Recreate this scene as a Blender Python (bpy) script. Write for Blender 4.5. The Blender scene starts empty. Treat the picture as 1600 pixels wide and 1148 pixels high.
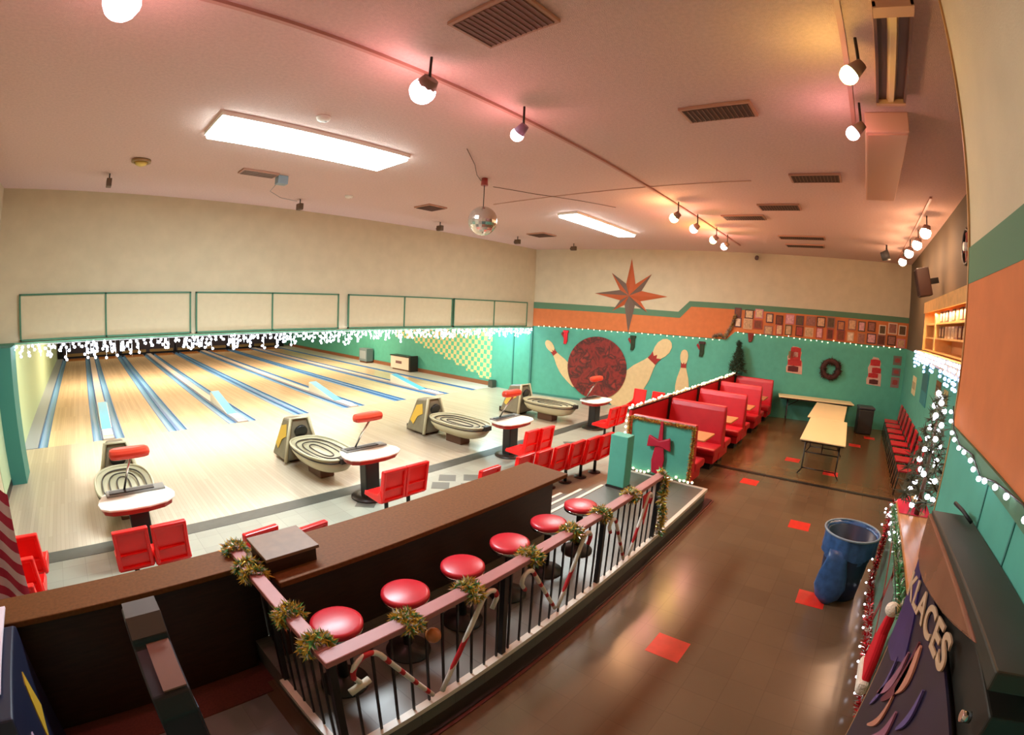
import bpy, bmesh, math, random
from mathutils import Vector, Matrix
PI = math.pi
random.seed(7)
C = bpy.context.scene.collection
S = bpy.context.scene

# ------------------------------------------------------------------ materials
def lin(c):
    return tuple(((v/255)/12.92 if v/255 <= .04045 else ((v/255+.055)/1.055)**2.4) for v in c)
MATS = {}
def M(name, rgb, rough=.5, metal=0., var=.0, vscale=8., bump=0., bscale=60., emit=0., spec=.5, stretch=None, rgb2=None):
    if name in MATS: return MATS[name]
    m = bpy.data.materials.new(name); m.use_nodes = True
    nt = m.node_tree; nd = nt.nodes; lk = nt.links
    b = nd['Principled BSDF']
    c = lin(rgb)
    b.inputs['Base Color'].default_value = (*c, 1)
    b.inputs['Roughness'].default_value = rough
    b.inputs['Metallic'].default_value = metal
    b.inputs['Specular IOR Level'].default_value = spec
    if emit:
        b.inputs['Emission Color'].default_value = (*c, 1)
        b.inputs['Emission Strength'].default_value = emit
    if var or bump or rgb2:
        tc = nd.new('ShaderNodeTexCoord'); mp = nd.new('ShaderNodeMapping')
        lk.new(tc.outputs['Object'], mp.inputs['Vector'])
        if stretch: mp.inputs['Scale'].default_value = stretch
        if var or rgb2:
            n = nd.new('ShaderNodeTexNoise'); n.inputs['Scale'].default_value = vscale; n.inputs['Detail'].default_value = 4
            lk.new(mp.outputs['Vector'], n.inputs['Vector'])
            r = nd.new('ShaderNodeValToRGB')
            c2 = lin(rgb2) if rgb2 else c
            lo = tuple(max(0, x*(1-var)) for x in c); hi = tuple(min(1, x*(1+var)) for x in c2)
            r.color_ramp.elements[0].position = .32; r.color_ramp.elements[1].position = .68
            r.color_ramp.elements[0].color = (*lo, 1); r.color_ramp.elements[1].color = (*hi, 1)
            lk.new(n.outputs['Fac'], r.inputs['Fac']); lk.new(r.outputs['Color'], b.inputs['Base Color'])
        if bump:
            n2 = nd.new('ShaderNodeTexNoise'); n2.inputs['Scale'].default_value = bscale
            lk.new(tc.outputs['Object'], n2.inputs['Vector'])
            bp = nd.new('ShaderNodeBump'); bp.inputs['Strength'].default_value = bump; bp.inputs['Distance'].default_value = .02
            lk.new(n2.outputs['Fac'], bp.inputs['Height']); lk.new(bp.outputs['Normal'], b.inputs['Normal'])
    MATS[name] = m
    return m
def M_glow(name, rgb, strength):
    if name in MATS: return MATS[name]
    m = M(name, rgb, .4, emit=strength)
    try: m.cycles.emission_sampling = 'NONE'
    except Exception: pass
    return m
def M_boards(name, rgb, rough, width, dirn='y', contrast=.16, length=1.2):
    m = M(name, rgb, rough); nt = m.node_tree; nd = nt.nodes; lk = nt.links; b = nd['Principled BSDF']
    tc = nd.new('ShaderNodeTexCoord'); mp = nd.new('ShaderNodeMapping')
    lk.new(tc.outputs['Object'], mp.inputs['Vector'])
    if dirn == 'y': mp.inputs['Rotation'].default_value = (0, 0, PI/2)
    br = nd.new('ShaderNodeTexBrick'); br.inputs['Scale'].default_value = 1.
    br.inputs['Brick Width'].default_value = length; br.inputs['Row Height'].default_value = width
    br.inputs['Mortar Size'].default_value = width*.02; br.inputs['Bias'].default_value = 0
    c = lin(rgb)
    br.inputs['Color1'].default_value = (*[x*(1-contrast) for x in c], 1)
    br.inputs['Color2'].default_value = (*[min(1, x*(1+contrast)) for x in c], 1)
    br.inputs['Mortar'].default_value = (*[x*.6 for x in c], 1)
    lk.new(mp.outputs['Vector'], br.inputs['Vector']); lk.new(br.outputs['Color'], b.inputs['Base Color'])
    return m
def M_tiles(name, rgb, rough, size, contrast=.08, grout=.7):
    m = M(name, rgb, rough); nt = m.node_tree; nd = nt.nodes; lk = nt.links; b = nd['Principled BSDF']
    tc = nd.new('ShaderNodeTexCoord')
    br = nd.new('ShaderNodeTexBrick'); br.offset = 0; br.inputs['Scale'].default_value = 1.
    br.inputs['Brick Width'].default_value = size; br.inputs['Row Height'].default_value = size
    br.inputs['Mortar Size'].default_value = .004
    c = lin(rgb)
    br.inputs['Color1'].default_value = (*[x*(1-contrast) for x in c], 1)
    br.inputs['Color2'].default_value = (*[min(1, x*(1+contrast)) for x in c], 1)
    br.inputs['Mortar'].default_value = (*[x*grout for x in c], 1)
    n = nd.new('ShaderNodeTexNoise'); n.inputs['Scale'].default_value = 1.3; n.inputs['Detail'].default_value = 5
    mx = nd.new('ShaderNodeMixRGB'); mx.blend_type = 'MULTIPLY'; mx.inputs['Fac'].default_value = .35
    lk.new(tc.outputs['Object'], br.inputs['Vector']); lk.new(tc.outputs['Object'], n.inputs['Vector'])
    lk.new(br.outputs['Color'], mx.inputs['Color1']); lk.new(n.outputs['Fac'], mx.inputs['Color2'])
    lk.new(mx.outputs['Color'], b.inputs['Base Color'])
    return m
def M_check(name, a, bcol, size):
    m = M(name, a, .5); nt = m.node_tree; nd = nt.nodes; lk = nt.links; b = nd['Principled BSDF']
    tc = nd.new('ShaderNodeTexCoord'); mp = nd.new('ShaderNodeMapping'); ck = nd.new('ShaderNodeTexChecker')
    mp.inputs['Location'].default_value = (.37, 0, 0)
    mp.inputs['Scale'].default_value = (.001, 1/size, 1/size)
    ck.inputs['Scale'].default_value = 1.
    ck.inputs['Color1'].default_value = (*lin(a), 1); ck.inputs['Color2'].default_value = (*lin(bcol), 1)
    lk.new(tc.outputs['Object'], mp.inputs['Vector']); lk.new(mp.outputs['Vector'], ck.inputs['Vector'])
    lk.new(ck.outputs['Color'], b.inputs['Base Color'])
    return m
def M_swirl(name, cols, scale, rough=.4, dist=1.5):
    m = M(name, cols[0], rough); nt = m.node_tree; nd = nt.nodes; lk = nt.links; b = nd['Principled BSDF']
    tc = nd.new('ShaderNodeTexCoord'); n = nd.new('ShaderNodeTexNoise')
    n.inputs['Scale'].default_value = scale; n.inputs['Detail'].default_value = 3; n.inputs['Distortion'].default_value = dist
    r = nd.new('ShaderNodeValToRGB'); el = r.color_ramp.elements
    while len(el) < len(cols): el.new(.5)
    for i, c in enumerate(cols):
        el[i].position = .3+.4*i/(len(cols)-1); el[i].color = (*lin(c), 1)
    lk.new(tc.outputs['Object'], n.inputs['Vector']); lk.new(n.outputs['Fac'], r.inputs['Fac']); lk.new(r.outputs['Color'], b.inputs['Base Color'])
    return m
def M_bands(name, a, bcol, scale, axis='Z', rot=(0, 0, 0), rough=.5):
    m = M(name, a, rough); nt = m.node_tree; nd = nt.nodes; lk = nt.links; b = nd['Principled BSDF']
    tc = nd.new('ShaderNodeTexCoord'); mp = nd.new('ShaderNodeMapping'); mp.inputs['Rotation'].default_value = rot
    w = nd.new('ShaderNodeTexWave'); w.wave_type = 'BANDS'; w.bands_direction = axis; w.inputs['Scale'].default_value = scale
    r = nd.new('ShaderNodeValToRGB'); r.color_ramp.interpolation = 'CONSTANT'
    r.color_ramp.elements[0].color = (*lin(a), 1); r.color_ramp.elements[1].color = (*lin(bcol), 1); r.color_ramp.elements[1].position = .5
    lk.new(tc.outputs['Object'], mp.inputs['Vector']); lk.new(mp.outputs['Vector'], w.inputs['Vector'])
    lk.new(w.outputs['Fac'], r.inputs['Fac']); lk.new(r.outputs['Color'], b.inputs['Base Color'])
    return m

# ------------------------------------------------------------------ mesh builder
class MB:
    def __init__(s): s.bm = bmesh.new()
    def _f(s, vs, mi, sm=False):
        try:
            f = s.bm.faces.new(vs); f.material_index = mi; f.smooth = sm
        except ValueError: pass
    def box(s, x0, x1, y0, y1, z0, z1, mi=0):
        v = [s.bm.verts.new(p) for p in ((x0,y0,z0),(x1,y0,z0),(x1,y1,z0),(x0,y1,z0),(x0,y0,z1),(x1,y0,z1),(x1,y1,z1),(x0,y1,z1))]
        for q in ((3,2,1,0),(4,5,6,7),(0,1,5,4),(1,2,6,5),(2,3,7,6),(3,0,4,7)): s._f([v[i] for i in q], mi)
        return s
    def prism(s, poly, axis, a, b, mi=0, sm=False):
        # poly: 2-D points; axis 'x': (y,z) 'y': (x,z) 'z': (x,y)
        f = {'x': lambda p, t: (t, p[0], p[1]), 'y': lambda p, t: (p[0], t, p[1]), 'z': lambda p, t: (p[0], p[1], t)}[axis]
        A = [s.bm.verts.new(f(p, a)) for p in poly]; B = [s.bm.verts.new(f(p, b)) for p in poly]
        n = len(poly); s._f(A, mi); s._f(B[::-1], mi)
        for i in range(n): s._f([A[i], B[i], B[(i+1) % n], A[(i+1) % n]], mi, sm)
        return s
    def cyl(s, p0, p1, r0, r1=None, n=16, mi=0, caps=True):
        r1 = r0 if r1 is None else r1
        p0, p1 = Vector(p0), Vector(p1); d = (p1-p0).normalized()
        u = d.orthogonal().normalized(); w = d.cross(u)
        A, B = [], []
        for i in range(n):
            t = 2*PI*i/n; o = u*math.cos(t)+w*math.sin(t)
            A.append(s.bm.verts.new(p0+o*r0)); B.append(s.bm.verts.new(p1+o*r1))
        for i in range(n): s._f([A[i], A[(i+1) % n], B[(i+1) % n], B[i]], mi, True)
        if caps: s._f(A[::-1], mi); s._f(B, mi)
        return s
    def tube(s, pts, r, n=8, mi=0, closed=False):
        pts = [Vector(p) for p in pts]; m = len(pts); rings = []
        prev = None
        for i, p in enumerate(pts):
            a = pts[(i-1) % m] if (i > 0 or closed) else p
            b = pts[(i+1) % m] if (i < m-1 or closed) else p
            d = (b-a).normalized()
            u = (prev - d*prev.dot(d)) if prev is not None else d.orthogonal()
            if u.length < 1e-5: u = d.orthogonal()
            u.normalize(); prev = u; w = d.cross(u)
            rr = r(i/(m-1)) if callable(r) else r
            rings.append([s.bm.verts.new(p+(u*math.cos(2*PI*k/n)+w*math.sin(2*PI*k/n))*rr) for k in range(n)])
        for i in range(m if closed else m-1):
            A, B = rings[i], rings[(i+1) % m]
            for k in range(n): s._f([A[k], A[(k+1) % n], B[(k+1) % n], B[k]], mi, True)
        if not closed: s._f(rings[0][::-1], mi); s._f(rings[-1], mi)
        return s
    def lathe(s, prof, c=(0,0,0), n=24, mi=0, sx=1., sy=1.):
        rings = []
        for r, z in prof:
            rings.append([s.bm.verts.new((c[0]+r*sx*math.cos(2*PI*k/n), c[1]+r*sy*math.sin(2*PI*k/n), c[2]+z)) for k in range(n)])
        for A, B in zip(rings, rings[1:]):
            for k in range(n): s._f([A[k], A[(k+1) % n], B[(k+1) % n], B[k]], mi, True)
        s._f(rings[0][::-1], mi); s._f(rings[-1], mi)
        return s
    def ball(s, c, r, n=8, mi=0, sz=1.):
        prof = [(max(r*math.sin(PI*i/n), r*.02), -r*sz*math.cos(PI*i/n)) for i in range(n+1)]
        return s.lathe(prof, c, max(6, n+2), mi)
    def tuft(s, c, r, n, mi=0, w=.12):
        # a bundle of thin shiny blades around a point
        for _ in range(n):
            d = Vector((random.gauss(0,1), random.gauss(0,1), random.gauss(0,1))).normalized()
            o = d.orthogonal().normalized()*r*w
            c0 = Vector(c)
            a, b, t = s.bm.verts.new(c0-o), s.bm.verts.new(c0+o), s.bm.verts.new(c0+d*r*random.uniform(.7,1.2))
            s._f([a, b, t], mi if not isinstance(mi, (list, tuple)) else random.choice(mi))
        return s
    def build(s, name, mats, parent=None, loc=None, rot=None, bevel=0., solid=False):
        me = bpy.data.meshes.new(name)
        bmesh.ops.recalc_face_normals(s.bm, faces=s.bm.faces[:])
        s.bm.to_mesh(me); s.bm.free()
        for m in (mats if isinstance(mats, (list, tuple)) else [mats]): me.materials.append(m)
        o = bpy.data.objects.new(name, me); C.objects.link(o)
        if loc: o.location = loc
        if rot: o.rotation_euler = rot
        if parent: o.parent = parent
        if bevel:
            b = o.modifiers.new('edge', 'BEVEL'); b.width = bevel; b.segments = 2; b.limit_method = 'ANGLE'
        return o
def tag(o, label, cat, group=None, kind=None):
    o['label'] = label; o['category'] = cat
    if group: o['group'] = group
    if kind: o['kind'] = kind
    return o
def thing(name, label, cat, loc=(0,0,0), rz=0, group=None):
    o = bpy.data.objects.new(name, None); C.objects.link(o)
    o.empty_display_size = .1
    o.location = loc; o.rotation_euler = (0,0,rz)
    return tag(o, label, cat, group)
def struct(name, mb, mats, label=None, **k):
    o = mb.build(name, mats, **k); o['kind'] = 'structure'
    if label: o['label'] = label
    return o
def dup(root, loc=None, rz=None, label=None, group=None):
    r = root.copy(); C.objects.link(r)
    if loc: r.location = loc
    if rz is not None: r.rotation_euler = (0,0,rz)
    if label: r['label'] = label
    if group: r['group'] = group
    for ch in list(root.children):
        c = ch.copy(); C.objects.link(c); c.parent = r
        for g in list(ch.children):
            d = g.copy(); C.objects.link(d); d.parent = c
    return r
def superellipse(cx, cy, a, b, n=32, e=2.6):
    out = []
    for i in range(n):
        t = 2*PI*i/n; ct, st = math.cos(t), math.sin(t)
        out.append((cx+a*math.copysign(abs(ct)**(2/e), ct), cy+b*math.copysign(abs(st)**(2/e), st)))
    return out

# ------------------------------------------------------------------ palette
cream = M('painted cream wall', (200,187,156), .8, var=.05, vscale=3, bump=.15, bscale=90)
ceil_m = M('textured ceiling', (208,176,164), .9, var=.06, vscale=30, bump=.5, bscale=120)
orange = M('orange paint', (200,112,58), .75, var=.06, vscale=6)
teal = M('teal paint', (82,166,144), .7, var=.06, vscale=5)
teal_d = M('dark teal paint', (56,124,112), .6)
green = M('sage stripe paint', (84,122,92), .75)
wood_dk = M('dark stained wood', (52,28,16), .35, var=.25, vscale=6, stretch=(1,1,8))
wood_ctr = M('brown counter laminate', (102,62,28), .65, var=.15, vscale=40, spec=.2)
wood_tan = M('tan table laminate', (196,130,80), .4, var=.1, vscale=10)
maple = M_boards('maple approach boards', (182,168,146), .22, .06, 'y', .07, 2.4)
maple_l = M_boards('maple lane boards', (218,192,156), .18, .055, 'y', .09, 3.0)
maple_p = M_boards('pin deck boards with painted reflection', (178,112,58), .2, .055, 'y', .09, 3.0)  # browner tone paints in the reflection at the pin deck
vinyl = M_tiles('brown vinyl tile floor', (114,88,64), .2, .305, .06, .88)
vinyl_far = M_tiles('ochre vinyl tile floor', (120,88,54), .22, .305, .06, .88)
redtile = M('red floor tile', (214,44,32), .35, var=.1)
deckfl = M_tiles('grey vinyl tile floor', (112,108,98), .35, .305, .08, .75)
settee = M_tiles('beige settee floor tile', (166,166,148), .4, .305, .06, .8)
darktile = M('slate floor tile', (92,92,82), .4)
stripe = M('dark grey rubber strip', (70,70,62), .45, var=.1)
carpet = M('maroon carpet', (92,42,28), .95, var=.2, vscale=60)
white = M('off white plastic', (236,230,214), .35)
white_m = M('white enamel', (232,228,216), .5)
red = M('glossy red plastic', (238,28,26), .3, var=.04)
redv = M('red vinyl upholstery', (190,28,40), .35, var=.08, vscale=5)
redlac = M('red orange enamel', (208,66,44), .3)
maroon = M('brown red apron', (156,54,44), .45)
black = M('black enamel', (22,20,20), .4)
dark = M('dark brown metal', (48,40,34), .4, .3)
chrome = M('chrome', (200,200,196), .15, 1.)
grey = M('grey metal', (130,128,122), .4, .4)
gutter_m = M('blue grey gutter', (122,172,208), .35)
gutter_d = M('slate blue gutter lip', (66,112,166), .4)
hoodblue = M('sky blue return hood', (84,176,216), .4)
olive = M('olive grey enamel', (112,104,82), .4, var=.1)
creamen = M('pale cream enamel', (190,184,150), .35)
yellow = M('mustard emblem', (206,166,52), .45)
pinkrail = M('dusty pink painted wood', (166,104,98), .5, var=.05)
tin_gold = M('gold tinsel', (206,174,70), .3, .5)
tin_green = M('green tinsel', (76,140,82), .3, .4)
tin_red = M('red tinsel', (196,24,34), .25, .6)
tin_white = M('silver tinsel', (220,214,204), .25, .7)
fir = M('fir needles', (34,52,28), .8, var=.3)
brown_t = M('brown painted steel', (92,58,36), .5)
bulb_w = M_glow('white bulb', (236,240,255), 9.)
bulb_warm = M_glow('warm bulb', (255,226,178), 5.)
bulb_blue = M_glow('cool blue bulb', (150,190,255), 6.)

ZK, ZD, CZ, ZC = .30, .50, 1.25, 5.1
XW, XW2, YB, YN = 14.62, 16.9, -13.55, -12.58
XL, XN = -.36, 4.2
# the mural wall runs off at a slight angle from the corner with the front wall
PH = math.atan(.179)
WT, WN = Vector((math.sin(PH), -math.cos(PH), 0)), Vector((-math.cos(PH), -math.sin(PH), 0))
WO = Vector((XW, -1.64, 0))
def W(u, z, off=0.):
    p = WO+WT*u+WN*off; return (p.x, p.y, z)
def wx(y): return XW+.179*(-1.64-y)

# ------------------------------------------------------------------ room shell
struct('floor', MB().prism([(XL,-5.3),(wx(-5.3),-5.3),(XW,-1.64),(XW,0),(XL,0)], 'z', -.1, 0), maple)
struct('floor', MB().prism([(XL,-8.78),(wx(-8.78),-8.78),(wx(-5.6),-5.6),(XL,-5.6)], 'z', -.1, 0), settee)
struct('trim_1', MB().prism([(XL,-5.6),(wx(-5.6),-5.6),(wx(-5.3),-5.3),(XL,-5.3)], 'z', -.1, .004), stripe)
f = MB().box(XL, 10.1, -14.2, -9.05, .1, ZK).box(8.18, 10.1, -9.05, -8.45, .1, ZK)
def sqtile(mb, x, y, mi, s=.152, z=ZK, a=0):
    c, n = math.cos(a), math.sin(a)
    mb.prism([(x+c*p-n*q, y+n*p+c*q) for p, q in ((-s,-s),(s,-s),(s,s),(-s,s))], 'z', z-.01, z+.0015, mi)
for x, y in ((4.68,-10.99), (6.2,-12.02), (8.15,-11.6), (9.6,-10.5)): sqtile(f, x, y, 1)
struct('floor', f, [vinyl, redtile])
f = MB().prism([(10.2,-14.2),(wx(-14.2),-14.2),(wx(-8.45),-8.45),(10.2,-8.45)], 'z', .1, ZK)
for x, y in ((11.1,-11.85), (11.6,-11.0), (14.0,-12.3), (15.2,-12.7)): sqtile(f, x, y, 1)
struct('floor', f, [vinyl_far, redtile])
struct('trim_2', MB().box(10.1, 10.2, YB, -8.45, .1, ZK+.012), dark)
struct('floor', MB().box(XL, 2.16, -9.05, -8.78, .1, ZK).box(XL, 2.1, -9.16, -9.05, ZK, ZK+.006), carpet)
struct('floor', MB().box(XL, 2.04, -14.0, -9.17, ZK, ZK+.006), M_tiles('pale grey vinyl tile floor', (128,126,118), .4, .305, .06, .85))
# the raised stool platform with its pale nosing and steps down to the lanes
d = MB().box(2.16, 8.18, -10.1, -8.78, .05, ZD)
d.box(5.65, 7.3, -8.78, -8.42, .02, .335).box(5.65, 7.3, -8.42, -8.06, .01, .17)
struct('floor', d, deckfl)
nose = M('pale metal nosing', (214,204,186), .35)
t = MB().box(2.14, 8.2, -10.125, -10.07, ZD-.03, ZD+.012).box(8.15, 8.205, -10.07, -8.78, ZD-.03, ZD+.012)
t.box(2.12, 2.17, -10.07, -9.3, ZD-.03, ZD+.012)
t.box(5.65, 7.3, -8.80, -8.75, ZD-.02, ZD+.008).box(5.65, 7.3, -8.44, -8.39, .315, .343).box(5.65, 7.3, -8.08, -8.03, .15, .178)
struct('trim_3', t, nose)
struct('trim_4', MB().box(2.05, 8.27, -10.2, -10.1, ZK-.02, ZK+.03), M('black cove base', (44,36,32), .3))
struct('trim_5', MB().box(2.0, 8.3, -10.225, -10.2, ZK-.02, ZK+.012), M('oxblood floor edge', (96,40,30), .4))
# dark slate tiles let into the settee floor
dt = MB()
for x, y in ((6.74,-6.0),(6.4,-6.2),(7.08,-6.28),(6.74,-6.56),(5.0,-6.05),(10.3,-6.25),(10.6,-6.55),(3.4,-6.5)): sqtile(dt, x, y, 0, .15, .001, PI/4)
struct('floor', dt, darktile)

# ceiling and walls
struct('ceiling', MB().box(XL-.2, XW2+.2, -14.3, -1.5, ZC, ZC+.15), ceil_m)
struct('ceiling', MB().box(XL, XW, -1.5, 20.2, 3.0, 3.1), cream)
struct('wall_front', MB().box(XL, XW, -1.64, -1.5, 2.34, ZC), cream)
struct('trim_6', MB().box(XL, XW, -1.66, -1.64, 2.34, 2.372), green)
w = MB().box(XL-.15, XL, -14.3, 20.2, -.1, ZC).box(XL, XL+.012, -1.6, 19, 0, 3.0, 1).box(XL, XL+.012, -3.2, -2.32, 0, 2.3, 1)
struct('wall_left', w, [cream, M('pale sage paint', (180,200,160), .7)])
struct('trim_7', MB().box(XL, -.06, -2.32, -1.64, 0, 2.34), teal_d)
struct('baseboard_left', MB().box(XL, XL+.02, -8.7, -2.32, 0, .12), dark)
# right hand mural wall: cream above, stepped sage stripe, orange band, teal below
w = MB().box(XW, XW+.15, -1.64, 20.2, -.1, ZC, 0)
w.box(XW-.008, XW, -1.6, 20, 0, 3.0, 3)
# checker panel with a stepped lower edge
pts = [(.25,3.0),(.25,.25)]
yy, zz = .25, .25
for k in range(14):
    yy += .34; pts += [(yy, zz), (yy, zz+(.17 if k % 2 else -.0))]; zz += (.17 if k % 2 else 0)
pts += [(yy+1.5, zz), (yy+1.5, zz+.5), (yy+4, zz+.5), (yy+4, 3.0)]
w.prism(pts, 'x', XW-.02, XW, 4)
struct('wall_right', w, [cream, green, orange, teal, M_check('cream and teal check', (226,206,146), (88,186,150), .17)])
struct('trim_8', MB().box(XW-.06, XW-.012, -1.68, -1.6, 0, 2.36).box(XW-.035, XW-.008, -.83, -.78, 0, 2.34), teal_d)
struct('baseboard_right', MB().box(XW-.05, XW-.008, .3, 19, .0, .16), M('brown kick board', (132,84,52), .5))
# angled mural wall, in its own frame: local -y runs along the wall
UE = 12.25
w = MB().box(0, .15, -UE-.3, 0, -.1, ZC, 0)
w.prism([(0,3.03),(0,3.25),(-5.06,3.19),(-5.4,3.54),(-UE,3.59),(-UE,3.43),(-5.46,3.37),(-5.12,3.0)], 'x', -.012, .01, 1)
w.prism([(0,2.41),(0,3.03),(-5.12,3.0),(-5.46,3.37),(-UE,3.43),(-UE,2.71),(-6.86,2.71),(-6.6,2.46)], 'x', -.008, .01, 2)
w.prism([(0,-.05),(0,2.41),(-6.6,2.46),(-6.86,2.71),(-UE,2.71),(-UE,-.05)], 'x', -.010, .01, 3)
struct('wall_mural', w, [cream, green, orange, teal], loc=WO, rot=(0,0,PH))
struct('baseboard_mural', MB().box(-.03, -.012, -6.7, -.1, 0, .07), teal_d, loc=WO, rot=(0,0,PH))
XE = wx(YB)-.01
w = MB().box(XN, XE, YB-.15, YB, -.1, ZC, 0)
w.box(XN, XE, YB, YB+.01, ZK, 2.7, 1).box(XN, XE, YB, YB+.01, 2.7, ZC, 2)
struct('wall_back', w, [cream, teal, M('olive darkened for shade', (92,78,56), .8)])  # upper part: shade is put into the dark olive colour
struct('baseboard_back', MB().box(9, XE, YB, YB+.02, ZK, ZK+.1), dark)
# the near wall section on the right with band, orange and teal

w = MB().box(XL-.15, XN, -14.2, YN, ZK-.1, ZC, 0)
w.box(XL, XN, YN, YN+.008, 3.36, 3.55, 1).box(XL, XN, YN, YN+.006, 2.62, 3.36, 2).box(XL, XN, YN, YN+.008, ZK, 2.62, 3)
w.box(XL, XN, YN, YN+.02, 2.56, 2.62, 1)
for x in (2.9, 3.3): w.box(x, x+.012, YN, YN+.012, ZK, 2.56, 4)
struct('wall_near', w, [cream, green, orange, teal, teal_d])
struct('trim_9', MB().box(XN, XN+.02, -12.72, YN+.012, ZK, ZC), M('varnished oak trim', (186,142,88), .4, var=.2, vscale=5, stretch=(3,3,.5)))
struct('wall_far', MB().box(XL, XW, 20.0, 20.2, -.1, 3.1), black)

# ------------------------------------------------------------------ lanes
g, l, r_, n_ = .235, 1.067, .30, .02
P = 4*g+2*l+r_+n_
LX = []
for p in range(4): LX += [p*P+g, p*P+3*g+l+r_]
names = ['against the left wall', 'second from the left wall', 'third from the left wall', 'fourth from the left wall', 'fifth from the left wall',
         'third from the checkered wall', 'second from the checkered wall', 'beside the checkered wall']
for i, x in enumerate(LX):
    tl = thing('bowling_lane', 'pale maple bowling lane with blue gutters, '+names[i], 'bowling lane', (x+l/2, 0, 0), 0, 'eight bowling lanes')
    MB().box(-l/2, l/2, .0, 17.3, -.1, 0).build('lane_bed', maple_l, tl)
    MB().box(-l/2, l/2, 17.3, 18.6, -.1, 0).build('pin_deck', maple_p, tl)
    for s in (-1, 1):
        a, b = (l/2+.004, l/2+g-.006) if s > 0 else (-l/2-g+.006, -l/2-.004)
        mid, hw = (a+b)/2, (b-a)/2
        prof = [(mid-hw, -.02)]+[(mid+hw*.86*math.cos(PI-PI*k/8), -.02-.075*math.sin(PI*k/8)) for k in range(9)]+[(mid+hw, -.02), (mid+hw, -.1), (mid-hw, -.1)]
        gm = MB().prism(prof, 'y', .0, 18.6, 0)
        gm.box(a, a+.022, 0, 18.6, -.03, .004, 1).box(b-.022, b, 0, 18.6, -.03, .004, 1)
        gm.build('gutter', [gutter_m, gutter_d], tl)
pair = ['left wall', 'second scorer from the left', 'third scorer from the left', 'mural wall']
# return track covers between the lanes of a pair, with a wedge hood
XR = [p*P+2*g+l+r_/2 for p in range(4)]
whick = ['between the two lanes nearest the left wall', 'between the third and fourth lanes from the left', 'between the fifth and sixth lanes from the left', 'between the two lanes nearest the checkered wall']
for i, x in enumerate(XR):
    t = thing('return_track_cover', 'white return cover with blue wedge '+whick[i], 'ball return track', (x,0,0), 0, 'ball return track covers')
    MB().box(-.145, .145, 0.02, 18.6, -.1, .03).build('track_cap', M('pale pinkish cover', (206,190,178), .45), t, bevel=.008)
    for s in (-.145, .125): MB().box(s, s+.02, .02, 18.6, .03, .036).build('cover_edge', gutter_d, t)
    MB().prism([(1.0,.03),(2.7,.34),(2.78,.34),(2.78,.03)], 'x', -.14, .14).build('hood_side', white, t, bevel=.01)
    MB().prism([(.95,.034),(2.75,.362),(2.75,.344),(.95,.02)], 'x', -.125, .125).build('hood_top', hoodblue, t)
    MB().box(-.12, .12, .25, .85, .03, .05).build('access_plate', white, t, bevel=.006)
for p in range(3):
    x = (p+1)*P-n_/2
    tag(MB().box(-n_/2-.003, n_/2+.003, 0, 18.6, -.1, .006).build('lane_divider', gutter_d, loc=(x,0,0)), 'thin blue divider strip %s' % ('between the second and third lanes', 'between the fourth and fifth lanes', 'between the sixth and seventh lanes')[p], 'divider', 'lane divider strips')
struct('floor', MB().box(XL, -.004, 0, 18.6, -.1, .012), M('blue grey side strip', (150,158,170), .4))
struct('floor', MB().box(4*P+.002, XW-.05, 0, 18.6, -.1, .008), M('pale grey side board', (190,186,176), .4))
struct('floor', MB().box(XL, XW, 18.6, 20.0, -.6, -.5), black)
for i in range(4):
    x = i*P+P/2-.02
    t = thing('pinsetter_guard', 'dark pinsetter guard hanging at the far end of the lanes %s' % ('nearest the left wall', 'beyond the second scorer', 'beyond the third scorer', 'nearest the checkered wall')[i], 'pinsetter guard', (x, 18.75, 0), 0, 'pinsetter guards')
    MB().box(-1.66, 1.66, 0, .06, .10, 1.6).build('curtain', M('purple black curtain', (40,34,46), .7), t)
    for s in (-1, 1): MB().box(s*.84-.72, s*.84+.72, -.05, 0, .10, .26).build('sweep_bar', M('dark brass bar', (120,98,56), .5, .3), t)

# things standing along the right wall of the lanes
t = thing('floor_fan_cabinet', 'small grey cabinet standing by the teal wall far down the lanes', 'cabinet', (14.33, 8.6, .008))
MB().box(-.2, .2, -.35, .35, .08, .72).build('body', M('blue grey cabinet', (104,122,124), .5), t, bevel=.015)
MB().box(-.205, -.2, -.28, .28, .2, .6).build('door', M('pale grey panel', (140,152,154), .5), t)
MB().box(-.18, .18, -.3, .3, 0, .08).build('plinth', brown_t, t)
t = thing('ball_cabinet', 'low white cabinet with dark frame against the checkered wall', 'cabinet', (14.33, 5.5, .008))
MB().box(-.2, .2, -.75, .65, .06, .62).build('body', M('whitish board', (222,208,188), .5), t, bevel=.01)
MB().box(-.22, .22, -.85, -.75, 0, .7).build('end_frame', dark, t)
MB().box(-.22, .22, -.75, .7, .62, .66).build('top', dark, t)
MB().box(-.207, -.2, -.2, .25, .3, .42).build('badge', M('brown emblem', (120,84,80), .6), t)
MB().box(-.16, .16, -.6, .55, 0, .06).build('plinth', brown_t, t)
t = thing('switch_box', 'small dark box on the floor where checkered wall meets teal panel', 'box', (14.42, .12, .0))
MB().box(-.12, .12, -.22, -.01, 0, .26).build('housing', M('dark olive box', (66,70,58), .5), t, bevel=.01)
MB().box(-.1, .1, -.2, -.02, .26, .275).build('lid', dark, t)

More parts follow.
